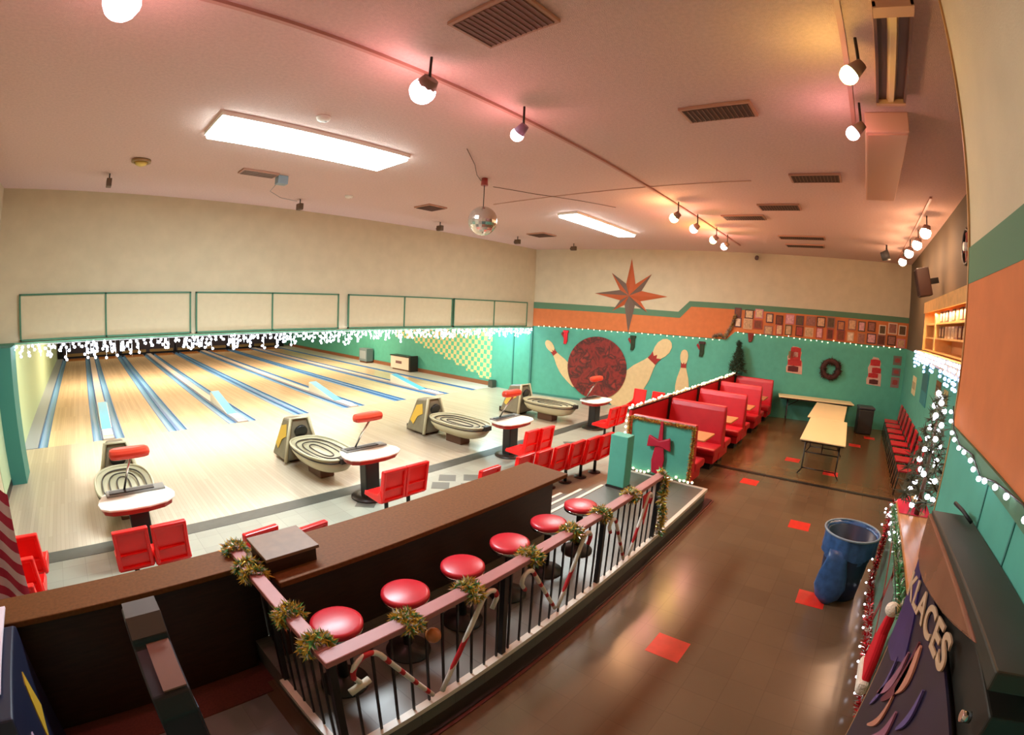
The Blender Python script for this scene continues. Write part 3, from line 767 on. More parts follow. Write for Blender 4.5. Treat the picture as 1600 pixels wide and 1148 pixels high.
# small fir standing on the partition by the wall corner
def fir_tree(name, label, loc, h, r, n, mat, lean=0):
    t = thing(name, label, 'christmas tree', loc)
    MB().cyl((0,0,0), (0,0,h*.9), r*.1, r*.03, 8).build('trunk', brown_t, t)
    mb = MB()
    for k in range(n):
        f_ = (k+.5)/n; rr = r*(1-f_)*.95+.03; a = k*2.4
        q = rr*random.uniform(.35,1)
        mb.tuft((q*math.cos(a), q*math.sin(a), h*(.08+.92*f_)), .09+.06*(1-f_), 12, 0, .1)
    mb.build('branches', mat, t)
    return t
fir_tree('fir_tree', 'small dark fir tree at the wall end of the booth partition', (15.55,-8.62,ZK+1.20), .95, .24, 130, fir)
tag(MB().box(-.2, .2, -.14, .14, 0, .02).build('tree_shelf', dark, loc=(15.55,-8.62,ZK+1.181)), 'dark shelf under the small fir tree', 'shelf')

# ------------------------------------------------------------------ folding tables
def make_folding(w, L):
    t = thing('folding_table', 'x', 'folding table', (0,0,ZK), 0, None)
    top = M('cream table laminate', (244,218,164), .4)
    MB().box(-L/2, L/2, -w/2, w/2, .715, .745).build('table_top', top, t, bevel=.012)
    MB().box(-L/2+.05, L/2-.05, -w/2+.03, w/2-.03, .68, .715).build('apron', dark, t)
    for s in (-1, 1):
        x = s*(L/2-.28)
        for u in (-1, 1): MB().tube([(x,u*(w/2-.1),.69),(x,u*(w/2-.1),.12),(x+s*.0,u*(w/2-.03),.012)], .013, 8).build('leg', black, t)
        for zz in (.14, .45): MB().tube([(x,-(w/2-.1),zz),(x,(w/2-.1),zz)], .011, 8).build('stretcher', black, t)
        MB().tube([(x,0,.45),(x-s*.4,0,.69)], .01, 8).build('brace', black, t)
    return t
f0 = make_folding(.86, 2.4); f0.location = (11.6,-11.6,ZK); f0.rotation_euler = (0,0,.012); f0['label'] = 'long cream folding table nearest the blue trash bin'; f0['group'] = 'cream folding tables end to end'
f1 = dup(f0, (14.03,-11.52,ZK), -.01); f1['label'] = 'cream folding table set end to end behind the nearer one'
f2 = make_folding(.62, 2.2); f2.location = (15.86,-11.02,ZK); f2.rotation_euler = (0,0,PI/2+PH); f2['label'] = 'folding table standing against the teal wall under the poster'

# ------------------------------------------------------------------ trash bin
t = thing('trash_bin', 'round dark blue trash bin lined with a blue bag', 'trash bin', (6.5,-12.27,ZK))
bagm = M('translucent blue plastic bag', (52,88,136), .3, var=.25, vscale=14)
MB().lathe([(.21,0),(.22,.02),(.27,.70),(.255,.70),(.21,.06),(.02,.05)], (0,0,0), 36).build('bin', M('navy blue plastic', (26,40,66), .4), t)
mb = MB(); rings = []
for rr, z in ((.250,.45),(.268,.70),(.292,.735),(.300,.72),(.296,.62),(.302,.52)):
    rings.append([mb.bm.verts.new(((rr+.008*math.sin(7*a)+.005*math.sin(17*a))*math.cos(a), (rr+.008*math.sin(7*a)+.005*math.sin(17*a))*math.sin(a), z+(.02*math.sin(5*a) if z < .53 else 0))) for a in [2*PI*k/56 for k in range(56)]])
for A, B in zip(rings, rings[1:]):
    for k in range(56): mb._f([A[k], A[(k+1)%56], B[(k+1)%56], B[k]], 0, True)
mb.build('bag', bagm, t)
mb = MB(); rings = []
for z, wd, dp, off in ((.60,.10,.02,.30),(.50,.11,.05,.315),(.35,.15,.07,.325),(.2,.17,.08,.33),(.08,.13,.07,.34),(.012,.05,.04,.345)):
    rings.append([mb.bm.verts.new((-(off)*.92-dp*math.cos(a)*.8, .10+wd*math.sin(a)-off*.0, z)) for a in [2*PI*k/20 for k in range(20)]])
for A, B in zip(rings, rings[1:]):
    for k in range(20): mb._f([A[k], A[(k+1)%20], B[(k+1)%20], B[k]], 0, True)
mb._f(rings[-1], 0); mb._f(rings[0], 0)
mb.build('bag_tail', bagm, t)
MB().tube([(.304*math.cos(2*PI*k/40), .304*math.sin(2*PI*k/40), .735) for k in range(40)], .012, 8, closed=True).build('rim', M('grey blue rim', (130,146,160), .35), t)

# ------------------------------------------------------------------ wreath, posters, picture rows on the end wall
t = thing('wreath', 'round dark red and green wreath on the teal end wall', 'wreath', W(9.83,1.9,.05), PH)
mb = MB()
for k in range(90):
    a = 2*PI*k/90+random.uniform(-.05,.05); rr = .235+random.uniform(-.07,.07)
    mb.tuft((-.02+random.uniform(-.04,.01), rr*math.cos(a), rr*math.sin(a)), .11, 12, [0,0,1], .14)
mb.tube([(-.02,.235*math.cos(2*PI*k/32),.235*math.sin(2*PI*k/32)) for k in range(32)], .075, 8, closed=True)
mb.build('ring', [M('dark maroon foliage', (70,34,28), .8, var=.3), fir], t)
def poster(label, y, z, w, h, cols, figure):
    t = thing('poster', label, 'poster', W(y, z-h/2, .013), PH, 'posters on the teal wall')
    (MB().prism([(a*w, b*h) for a, b in ((-.5,0),(.46,.03),(.5,.22),(.4,.34),(.48,.6),(.34,.8),(.2,1.),(-.16,.98),(-.36,.8),(-.32,.6),(-.46,.4))], 'x', -.008, 0) if w > .3 else MB().box(-.008, 0, -w/2, w/2, 0, h)).build('sheet', M('poster paper %d' % len(MATS), cols[0], .7, var=.08, vscale=9), t)
    for q in figure:
        (a, b, c, d, ci) = q
        MB().prism([(a*w,b*h),((a+c)/2*w,b*h-.01),(c*w,b*h),(c*w,d*h),((a+c)/2*w,d*h+.02),(a*w,d*h)], 'x', -.013, -.008).build('printed_shape', M('poster ink %d %d %d' % cols[ci], cols[ci], .7, var=.15, vscale=20), t)
poster('tall red and white paper cut-out figure left of the wreath', 8.74, 2.05, .5, .8, ((206,160,140),(176,44,40),(90,28,26),(120,110,70)), ((-.3,.5,.3,.95,1),(-.4,.3,.42,.5,1),(-.25,.08,.38,.26,2),(.1,.55,.42,.8,3),(-.15,.62,.12,.78,0)))
poster('tall red and white paper cut-out figure right of the wreath', 11.18, 1.97, .46, .82, ((206,166,150),(178,36,40),(86,30,26),(150,80,60)), ((-.3,.7,.35,.9,1),(-.4,.45,.2,.62,1),(-.25,.28,.4,.42,1),(-.3,.06,.3,.2,2)))
for k, (z, h, c) in enumerate(((2.35,.26,(110,104,90)), (2.02,.22,(112,96,96)), (1.72,.3,(140,108,104)))):
    poster('small faded print in the column near the corner, %s of three' % ('top', 'middle', 'bottom')[k], 11.84, z, .26, h, (c,(150,60,56),(90,60,60)), ((-.3,.3,.3,.7,1),))
frc = [(206,160,120),(196,120,130),(220,190,160),(96,44,28),(120,60,34),(150,96,80),(72,36,30),(176,110,70),(92,70,44),(160,64,50),(84,52,60)]
ORD = 'first second third fourth fifth sixth seventh eighth ninth tenth eleventh twelfth thirteenth fourteenth fifteenth sixteenth seventeenth'.split()
for k in range(17):
    u = 6.93+.31*k
    for row in (0, 1):
        if row == 1 and k > 16: continue
        z = (3.06 if row == 0 else 2.74)+(.1 if k < 3 else 0)+random.uniform(-.03,.03)
        w_, h_ = random.uniform(.20,.28), random.uniform(.26,.32)
        t = thing('wall_photo', 'x', 'picture', W(u+random.uniform(-.02,.02), z, .012), PH, 'two rows of small pictures on the orange band')
        c = random.choice(frc); c2 = random.choice(frc+[(206,170,130),(210,150,150),(190,150,110)])
        MB().box(-.018, 0, -w_/2, w_/2, 0, h_).build('frame', M('frame %d %d %d' % c, c, .5), t)
        MB().box(-.022, -.018, -w_/2+.03, w_/2-.03, .03, h_-.03).build('print', M('print %d %d %d' % c2, c2, .6, var=.3, vscale=30), t)
        t['label'] = 'small picture on the orange band, %s row, %s from the booth corner' % (('upper', 'lower')[row], ORD[k])
garland('tinsel_garland', 'silver and brown garland curving around the first pictures above the small fir', [W(6.2,2.52,.06),W(6.42,2.60,.06),W(6.56,2.5,.06),W(6.66,2.72,.06),W(6.78,2.95,.06),W(6.84,3.2,.06)], .085, 70, [M('brown tinsel', (120,78,52), .4, .4), tin_white, tin_white, tin_gold])
tag(MB().prism([(-.1,.28),(.1,.28),(.06,0),(-.04,.02)], 'x', -.05, 0).build('bell_ornament', M('maroon felt', (120,44,36), .8), loc=W(7.35,2.44,.015), rot=(0,0,PH), bevel=.02), 'small maroon bell hanging below the first pictures', 'ornament')

t = thing('waste_bin', 'dark square bin at the right end of the table by the teal wall', 'bin', (15.75,-12.5,ZK), PH)
MB().prism([(-.2,-.22),(.2,-.22),(.2,.22),(-.2,.22)], 'z', 0, .68).build('body', M('charcoal bin', (48,46,42), .5), t, bevel=.03)
MB().box(-.22, .22, -.24, .24, .68, .76).build('lid', M('dark slate lid', (60,62,66), .45), t, bevel=.03)
# red stacking chairs along the back wall
def make_chair():
    t = thing('wall_chair', 'x', 'chair', (0,0,ZK), 0, 'red chairs along the back wall')
    MB().box(-.21, .21, -.2, .2, .43, .47).build('seat', redv, t, bevel=.015)
    MB().prism([(-.2,.5),(-.17,.5),(-.22,.92),(-.25,.92)], 'x', -.21, .21).build('backrest', redv, t, bevel=.012)
    for s in (-1, 1):
        MB().tube([(s*.19,.17,.43),(s*.2,.2,.01)], .012, 8).build('leg', dark, t)
        MB().tube([(s*.19,-.17,.43),(s*.2,-.2,.01)], .012, 8).build('leg', dark, t)
        MB().tube([(s*.2,-.17,.43),(s*.2,-.23,.9)], .012, 8).build('back_upright', dark, t)
    return t
c0 = make_chair()
for k in range(8):
    o = c0 if k == 0 else dup(c0)
    o.location = (15.7-.72*k, YB+.27, ZK)
    o['label'] = 'red chair against the back wall, %s counting from the far corner' % ('first', 'second', 'third', 'fourth', 'fifth', 'sixth', 'seventh', 'eighth')[k]

# ------------------------------------------------------------------ snack bar shelf unit high on the back wall
t = thing('picture_shelf', 'lit wooden wall shelf unit of small pictures above the blue lights', 'shelf unit', (6.6,YB+.012,2.86))
oak = M('honey pine', (226,174,104), .45, var=.12, vscale=8)
L, D = 4.1, .36
MB().box(0, L, 0, D-.03, .75, .80).box(0, L, D-.03, D, .62, .80).build('pelmet', oak, t)
MB().box(0, L, 0, .02, 0, .75).build('back_board', M('tan back board', (206,138,80), .6), t)
for z in (0., .2, .42): MB().box(0, L, 0, D-.06, z, z+.025).build('shelf_board', oak, t)
for a, b, c_, e_ in ((L-.03, L, D-.02, .75), (0, .03, D-.02, .75), (L*.72, L*.72+.1, D-.05, .62)): MB().box(a, b, 0, c_, 0, e_).build('upright', oak, t)
fx_ = thing('pelmet_lamp', 'bright lamp under the pelmet of the picture shelf', 'lamp', (6.85,YB+.2,3.49))
MB().box(-.14, .14, -.03, .03, 0, .05).build('tube', M_glow('pelmet tube', (255,236,190), 9), fx_)
MB().box(-.16, .16, -.035, .035, .05, .07).build('holder', dark, fx_)
for row, z in ((0, 2.86+.225), (1, 2.86+.445)):
    for k in range(11):
        x = 6.75+.255*k
        if abs(x-6.6-L*.72) < .12: continue
        c = random.choice(frc)
        q = thing('shelf_picture', 'framed picture on the %s lit shelf, %s from the oak wall edge' % (('lower', 'upper')[row], ORD[k]), 'picture', (x, YB+.27, z), 0, 'pictures on the lit shelf')
        MB().box(-.09, .09, -.01, .01, 0, .16).build('frame', M('frame %d %d %d' % c, c, .5), q)
        MB().box(-.065, .065, .01, .013, .025, .135).build('print', M('pale print', (190,150,110), .6, var=.3, vscale=30), q)
# shallow soffit under the shelf that carries the blue lights
t = thing('snack_bar_hood', 'wooden hood under the picture shelf, edged with blue lights', 'hood', (6.4,YB+.012,2.7))
MB().box(0, 4.4, 0, .42, 0, .14).build('fascia', oak, t)
MB().box(0, 4.4, 0, .40, -.02, 0).build('underside', dark, t)
ic, sp = [], []
x = 6.45
while x < 10.8:
    n = random.choice((2,3,4,5))
    ic.append(((x,-13.1,2.84),(x,-13.1,2.84-.055*n)))
    for k in range(n): sp.append((x+random.uniform(-.03,.03), -13.1+random.uniform(-.01,.03), 2.83-.06*(k+.3)))
    x += .17
light_string('icicle_lights', 'cool blue white icicle lights under the picture shelf', [(6.4,-13.1,2.84),(8.6,-13.1,2.84),(10.8,-13.1,2.84)], sp, .022, bulb_blue, wire_w, icicle=ic, limit=60)
for k, (x, z, w_, h_, c, lb) in enumerate(((13.9,1.95,.7,.42,(206,196,150),'square cream notice on the back wall near the corner'), (10.4,2.25,.5,.26,(126,84,40),'brown sign on the back wall below the blue lights'), (9.6,2.2,.36,.24,(186,170,110),'pale yellow notice on the back wall below the blue lights'), (12.1,2.2,.9,.9,(40,124,128),'blue green panel on the back wall beside the cream notice'))):
    t = thing('wall_notice', lb, 'notice', (x, YB+.012, z-h_/2), 0, None)
    MB().box(-w_/2, w_/2, 0, .012, 0, h_).build('sheet', M('notice %d' % k, c, .7, var=.08), t)
    MB().box(-w_/2+.06, w_/2-.06, .012, .015, h_*.3, h_*.7).build('printed_block', M('notice ink %d' % k, tuple(int(v*.8) for v in c), .7), t)
# speaker
t = thing('loudspeaker', 'brown loudspeaker tilted high in the corner above the shelf', 'loudspeaker', (11.0,-13.25,3.80))
t.rotation_euler = (-.22, -.0, .0)
MB().box(-.17, .17, -.1, .14, 0, .5).build('cabinet', M('walnut veneer', (50,25,15), .5), t, bevel=.015)
MB().box(-.15, .15, .14, .15, .03, .47).build('grille', M('brown cloth', (46,24,16), .9), t)
MB().box(-.04, .04, -.27, -.1, .2, .3).build('bracket', black, t)
t = thing('wall_fan', 'dark fan half hidden by the near orange wall edge', 'fan', (7.5,-13.25,4.13))
MB().tube([(.2*math.cos(2*PI*k/24),.0,.2*math.sin(2*PI*k/24)) for k in range(24)], .02, 8, closed=True).build('guard', black, t)
for k in range(4):
    a = PI/2*k; MB().prism([(.03*math.cos(a),.03*math.sin(a)),(.17*math.cos(a-.3),.17*math.sin(a-.3)),(.17*math.cos(a+.35),.17*math.sin(a+.35))], 'y', -.01, .005).build('blade', maroon, t)
MB().cyl((0,-.06,0), (0,.04,0), .05, n=14).build('hub', white, t)
MB().box(-.04, .04, -.29, -.05, -.05, .05).build('bracket', black, t)

# ------------------------------------------------------------------ display case with decorations
t = thing('display_case', 'wooden topped display case decked with tinsel along the right', 'display case', (5.6,-12.85,ZK))
MB().box(-1.12, 1.2, -.19, .17, 1.01, 1.05).build('case_top', M('varnished orange oak', (204,130,70), .3, var=.15, vscale=5, stretch=(.6,6,6)), t, bevel=.008)
MB().box(-1.1, 1.18, -.18, .15, .0, 1.01).build('case_body', M('dark case wood', (60,44,32), .5), t)
MB().box(-1.06, 1.14, .15, .165, .06, .96).build('wrapped_front', M('sage gift wrap', (96,140,112), .5, var=.1), t)
for a, b in ((-.9,.3), (-.35,.9), (.3,-.1)):
    MB().prism([(a,.08),(a+.09,.08),(b+.09,.94),(b,.94)], 'y', .165, .17).build('wrap_ribbon', M('rust gift ribbon', (150,56,40), .5), t)
MB().prism([(-.5,.4),(-.2,.3),(.1,.45),(.05,.7),(-.3,.75)], 'y', .165, .172).build('wrap_motif', M('grey gift motif', (120,116,108), .5), t)
garland('tinsel_garland', 'red and silver tinsel along the far and bottom edges of the display case', [(6.78,-12.66,1.33),(6.77,-12.65,.9),(6.76,-12.65,.42),(6.0,-12.64,.40),(5.2,-12.64,.42),(4.5,-12.64,.42)], .06, 150, [tin_red, tin_red, tin_white], w=.12)
garland('tinsel_garland', 'dark green tinsel along the top front edge of the display case', [(6.72,-12.66,1.31),(5.6,-12.65,1.28),(4.5,-12.65,1.28)], .055, 110, [tin_green, tin_green, tin_white], w=.12)
sp = [(6.75-.085*k, -12.60+random.uniform(-.02,.02), 1.33+random.uniform(-.1,.03)) for k in range(12)]+[(6.79,-12.59,1.2-.14*k) for k in range(6)]+[(6.6-.24*k,-12.58,.42+random.uniform(-.03,.05)) for k in range(9)]
light_string('case_string_lights', 'clear string lights over the display case garlands', [(6.75,-12.6,1.33),(4.5,-12.6,1.3)], sp, .011, bulb_w, wire_g)
t = thing('santa_hat', 'red hat with white trim hung on the display case front', 'hat', (4.75,-12.64,.62))
MB().prism([(-.15,.0),(.17,.0),(.1,.3),(-.02,.52),(-.12,.62),(-.08,.4),(-.13,.2)], 'y', .0, .07).build('cone', M('red felt', (214,16,32), .9), t, bevel=.025)
MB().box(-.19, .2, -.0, .09, -.1, .02).build('trim', M('white fleece', (238,222,200), .95, bump=.5, bscale=80), t, bevel=.03)
MB().ball((-.13,.05,.64), .055, 10).build('pompom', M('white fleece', (238,222,200), .95), t)
t = thing('red_stocking_cap', 'crumpled bright red cloth on the far end of the display case', 'cloth', (6.62,-12.86,1.35))
mb = MB()
v = {}
for i in range(13):
    for j in range(9):
        u, w_ = -.22+.44*i/12, -.17+.34*j/8
        e = min(1, 1.6*(1-max(abs(u)/.22, abs(w_)/.17)))
        v[i,j] = mb.bm.verts.new((u, w_, .006+max(0,e)*(.045+.035*math.sin(9*u+3*w_)+.03*math.sin(15*w_+5*u))))
for i in range(12):
    for j in range(8): mb._f([v[i,j], v[i+1,j], v[i+1,j+1], v[i,j+1]], 0, True)
mb.build('cloth', M('crimson cloth', (222,18,56), .7), t)
MB().prism([(-.12,-.02),(-.02,.05),(.0,.0),(-.1,-.06)], 'z', .09, .11).build('star_leaf', oak, t)
MB().prism([(.06,.05),(.18,-.02),(.14,-.05),(.05,.02)], 'z', .09, .11).build('star_leaf', oak, t)
TX, TY = 6.46, -12.88
tr = fir_tree('fir_tree', 'sparse little tree covered in big white lights on the display case', (TX,TY,1.35), 1.22, .30, 60, M('dull olive needles', (70,66,40), .8, var=.3))
sp = []
for k in range(28):
    f_ = (k+.5)/28; a = k*2.4; rr = .30*(1-f_*.85)*random.uniform(.55,1)
    sp.append((TX+rr*math.cos(a)*1.05, min(TY+.3, TY+rr*math.sin(a)*.8), 1.42+1.16*f_))
light_string('tree_string_lights', 'large white lights wound over the little tree', [(TX+.28*(1-k/30)*math.cos(k*.9), TY+.22*(1-k/30)*math.sin(k*.9), 1.42+1.12*k/30) for k in range(31)], sp, .028, M_glow('bright white bulb', (236,240,255), 12), wire_g)
# lights along the near wall
wp = [(4.17,YN+.03,2.72),(4.07,YN+.03,2.62),(3.86,YN+.03,2.58),(3.57,YN+.03,2.60),(3.38,YN+.03,2.56),(3.17,YN+.03,2.60),(2.83,YN+.03,2.63),(2.4,YN+.03,2.58)]
sp = []
for a, b in zip(wp, wp[1:]):
    for k in (.2, .62): sp.append((a[0]+(b[0]-a[0])*k, YN+.045, a[2]+(b[2]-a[2])*k-.008))
light_string('wall_string_lights', 'white string lights on a black cable along the near orange wall', wp, sp, .011, bulb_w, wire_k, wire_r=.004)

# ------------------------------------------------------------------ vending machine, near right
t = thing('vending_machine', 'big dark vending machine with a purple picture front, lower right', 'vending machine', (3.47,-12.40,ZK), PI)
# local: +x along the front towards the near end, the front faces local -y
vb = M('black olive laminate', (34,30,22), .45, var=.1)
MB().box(0, 1.22, .02, .17, .0, 1.88).box(0, 1.22, .04, .17, 1.88, 2.04).build('cabinet', vb, t, bevel=.006)
MB().prism([(.02,2.035),(1.22,2.10),(1.22,2.15),(.02,2.075)], 'y', .0, .17).build('roof', M('dark olive laminate', (50,48,36), .5, var=.1), t, bevel=.006)
arc = [(.02,2.06),(.02,1.93),(.06,1.875),(.16,1.865),(.3,1.88),(.5,1.925),(.7,1.98),(.85,2.03),(1.05,2.105)]
MB().prism(arc, 'y', -.012, .04).build('marquee', M('glossy brown marquee', (130,86,64), .2, var=.25, vscale=3), t, bevel=.008)
MB().box(.0, 1.22, .012, .02, .2, 1.9).build('picture_panel', M('deep indigo print', (26,21,46), .35, var=.35, vscale=4), t)
MB().prism([(.0,1.88),(.10,1.86),(.3,1.72),(.42,1.6),(.2,1.45),(.0,1.4)], 'y', .006, .012).build('printed_purple', M('violet print', (52,36,92), .4, var=.2), t)
pk = [M('pink print', (150,92,112), .4, var=.2), M('peach print', (196,128,104), .4, var=.15), M('plum print', (104,40,56), .4), M('lilac print', (92,76,128), .4)]
def swirl(x0, z0, dx, dz, w_, mi, bend):
    pts = []
    for k in range(11):
        f_ = k/10; pts.append((x0+dx*f_+bend*math.sin(PI*f_), z0+dz*f_, w_*math.sin(PI*(.1+.85*f_))))
    poly = [(a-c, b) for a, b, c in pts]+[(a+c, b) for a, b, c in pts[::-1]]
    MB().prism(poly, 'y', .002, .010).build('printed_swirl', pk[mi], t)
swirl(.50,1.52,.06,.25,.05,1,.03); swirl(.36,1.36,.16,.40,.035,2,.06); swirl(.24,1.30,.20,.36,.03,0,.05); swirl(.5,1.28,.14,.26,.03,0,.05)
swirl(.34,1.2,.16,.3,.02,1,.05); swirl(.2,1.2,.1,.34,.018,3,.04); swirl(.74,1.55,.06,.22,.018,3,.03); swirl(.72,1.40,.1,.2,.014,3,.03); swirl(.62,1.2,.1,.3,.012,1,.03)
fc = bpy.data.curves.new('lettering', 'FONT'); fc.body = 'KLACES'; fc.size = .15; fc.extrude = .003; fc.offset = .004; fc.space_character = 1.1; fc.align_x = 'LEFT'
fo = bpy.data.objects.new('lettering', fc); C.objects.link(fo)
bpy.context.view_layer.update()
lm = bpy.data.meshes.new_from_object(fo); bpy.data.objects.remove(fo)
lm.materials.clear(); lm.materials.append(M('tan letters', (196,160,126), .5))
fo = bpy.data.objects.new('lettering', lm); C.objects.link(fo); fo.parent = t
fo.location = (.0, .006, 1.68); fo.rotation_euler = (PI/2, -.235, 0); fo.scale = (1.62, .95, 1)
MB().cyl((1.17,-.004,1.99), (1.17,.02,1.99), .014, n=14).build('lock', chrome, t)
MB().box(.8, 1.2, .0, .02, .7, 1.05).build('coin_door', black, t, bevel=.006)
tag(MB().tube([(0,0,0),(.06,.03,.02),(.12,.02,.006),(.18,.04,.01)], .009, 6).build('light_plug', wire_k, loc=(3.3,-12.54,2.40)), 'dark cable plug lying on the vending machine roof', 'cable')

# ------------------------------------------------------------------ game machines, near left
t = thing('game_cabinet', 'slim dark game cabinet with a tan control panel before the left counter', 'game cabinet', (1.36,-9.75,ZK))
body = [(.36,0),(.36,1.09),(.30,1.22),(.14,1.24),(.06,1.16),(.05,1.12),(-.20,1.0),(-.26,.9),(-.26,0)]
MB().prism(body, 'x', -.10, .10).build('cabinet', M('black laminate', (24,24,28), .45), t, bevel=.012)
MB().prism([(.31,1.225),(.14,1.245),(.06,1.165),(.055,1.175),(.13,1.258),(.31,1.238)], 'x', -.09, .095).build('marquee', M('smoky grey plastic', (80,74,70), .4), t)
MB().prism([(.05,1.125),(-.19,1.012),(-.19,1.022),(.05,1.137)], 'x', -.03, .09).build('control_panel', M('tan control panel', (126,92,78), .45), t)
MB().box(.10, .105, -.24, .30, .1, .9).build('side_art', M('navy side art', (30,38,62), .5), t)
MB().box(.105, .11, -.2, -.16, .6, .8).build('side_emblem', M('dull yellow emblem', (110,98,44), .6), t)
t = thing('game_cabinet', 'dark blue game cabinet with yellow flash cut off by the left frame edge', 'game cabinet', (.42,-9.3,ZK))
MB().prism([(.36,0),(.36,.95),(.3,.99),(-.5,.99),(-.55,.9),(-.55,0)], 'x', -.3, .14).build('cabinet', M('midnight blue laminate', (26,32,56), .45), t, bevel=.012)
MB().prism([(.1,.55),(.04,.85),(-.02,.8),(-.12,.45),(-.02,.5)], 'x', .14, .146).build('side_flash', yellow, t)
MB().box(.14, .147, -.42, -.34, .35, .75).build('side_stripe', M('lavender stripe', (170,150,170), .5), t)
MB().box(-.28, -.14, -.3, .3, .99, .999).build('glass_top', M('dark glass', (30,30,36), .1), t)
t = thing('notice_board', 'white printed sheet with a blue block at the left frame edge', 'notice', (.50,-9.2,1.30))
MB().box(-.2, .0, -.42, .40, .0, .015).build('board', M('lavender white sheet', (226,214,226), .5), t)
MB().box(-.19, -.01, -.1, .02, .015, .018).build('printed_block', M('blue ink', (50,70,150), .5), t)
# flag by the left wall
t = thing('flag', 'red and white striped flag hanging on a pole by the left wall', 'flag', (.27,-7.85,0))
MB().cyl((-.12,-.1,0), (-.12,-.1,2.1), .014, n=10).build('pole', M('brass pole', (170,130,60), .3, .8), t)
MB().lathe([(.1,0),(.1,.02),(.03,.05)], (-.12,-.1,0), 20).build('base', dark, t)
mb = MB(); v = {}
for i in range(15):
    for j in range(13):
        u, w_ = i/14, j/12
        x = -.12+.42*u*(1-.15*w_); z = 2.0-.95*w_-.45*u*(.6+.4*w_)
        v[i,j] = mb.bm.verts.new((x, -.1+.035*math.sin(u*11+w_*2), z))
for i in range(14):
    for j in range(12): mb._f([v[i,j], v[i+1,j], v[i+1,j+1], v[i,j+1]], 1 if j % 2 else 0, True)
mb.build('cloth', [M('flag red', (170,36,66), .8), M('flag white', (212,186,190), .8)], t)

# ------------------------------------------------------------------ ceiling fittings
def vent(label, cx, cy, lx, ly, a=0., z=ZC, dk=(70,44,32)):
    t = thing('ceiling_vent', label, 'vent', (cx, cy, z-.03), a, 'ceiling vents')
    MB().box(-lx/2, lx/2, -ly/2, ly/2, .0, .03).build('frame', M('ceiling vent frame', (176,128,104), .6), t, bevel=.005)
    mb = MB(); n = max(3, int(ly/.05))
    MB().box(-lx/2+.03, lx/2-.03, -ly/2+.03, ly/2-.03, -.004, .002).build('grille', M('vent grille %d' % dk[0], dk, .7), t)
    for k in range(n):
        y = -ly/2+.04+(ly-.08)*k/(n-1); mb.box(-lx/2+.03, lx/2-.03, y-.004, y+.004, -.010, -.002)
    mb.build('slat', M('vent slat', (110,74,58), .6), t)
vent('large square ceiling vent nearest the camera, between the track rows', 3.56, -9.83, .46, .66, dk=(120,76,62))
vent('dark ceiling vent between the two right hand light tracks', 5.78, -10.65, .36, .72)
vent('dark slim ceiling vent right of the second vent, before the long white fixture', 8.2, -11.35, .38, .72)
vent('slim dark ceiling vent third along toward the end wall', 9.95, -10.55, .42, .75)
vent('slim faint ceiling vent beside the spotlights over the booths', 10.8, -9.7, .4, .85)
vent('long slim ceiling vent near the end wall, front one of two', 13.0, -10.6, .4, 1.1)
vent('long slim ceiling vent near the end wall, rear one of two', 14.2, -10.55, .4, 1.0)
vent('pale small ceiling vent above the left score screens', 3.9, -4.35, .62, .3, dk=(140,128,118))
vent('small dark ceiling vent left of the mirror ball', 7.75, -4.1, .5, .5)
vent('small dark ceiling vent right of the mirror ball', 11.9, -3.9, .6, .6)

# fluorescent fixtures
tubem = M('fluorescent diffuser', (226,250,255), .4, emit=22.)
def fluor(label, cx, cy, lx, ly, lit=True, z=ZC, a=0.):
    t = thing('fluorescent_fixture', label, 'ceiling light', (cx, cy, z), a)
    if lit:
        MB().box(-lx/2, lx/2, -ly/2, ly/2, -.05, 0).build('housing', white_m, t)
        MB().box(-lx/2+.02, lx/2-.02, -ly/2+.02, ly/2-.02, -.10, -.05).build('diffuser', tubem, t, bevel=.02)
    else:
        MB().box(-lx/2, lx/2, -ly/2, ly/2, -.05, 0).build('housing', M('beige fixture metal', (206,160,128), .5), t)
        for a in (-ly/2, ly/2-.02): MB().box(-lx/2, lx/2, a, a+.02, -.09, -.05).build('side_rail', M('dark reflector side', (96,62,50), .5), t)
        MB().prism([(-.035,-.05),(.035,-.05),(.022,-.085),(-.022,-.085)], 'x', -lx/2+.12, lx/2-.05).build('tube', M('unlit tube', (236,204,150), .3), t)
        for s in (-1, 1): MB().box(-lx/2+.12, lx/2-.05, s*.075-.035, s*.075+.035, -.056, -.05).build('reflector', M('dark reflector', (70,44,36), .5), t)
        for a, b in ((-lx/2, -lx/2+.12), (lx/2-.05, lx/2)): MB().box(a, b, -ly/2, ly/2, -.1, -.05).build('end_cap', M('beige fixture metal', (206,160,128), .5), t)
    return t
fluor('glaring lit fluorescent fixture over the left scorers', 3.9, -6.3, 2.6, .8)
fluor('smaller lit fluorescent fixture toward the mural wall', 11.0, -6.3, 2.8, .5)
fluor('unlit twin tube ceiling fixture nearest, upper right', 4.95, -12.28, 1.5, .26, False)
t = thing('ceiling_box', 'long boxed white ceiling fixture beyond the unlit twin tubes', 'ceiling light', (7.3,-12.25,ZC))
MB().box(-1.25, 1.35, -.21, .21, -.2, 0).build('housing', M('pinkish white metal', (214,168,142), .6), t, bevel=.01)
MB().box(-1.2, 1.3, -.19, .19, -.215, -.2).build('diffuser', M('dull diffuser', (196,150,124), .5), t)

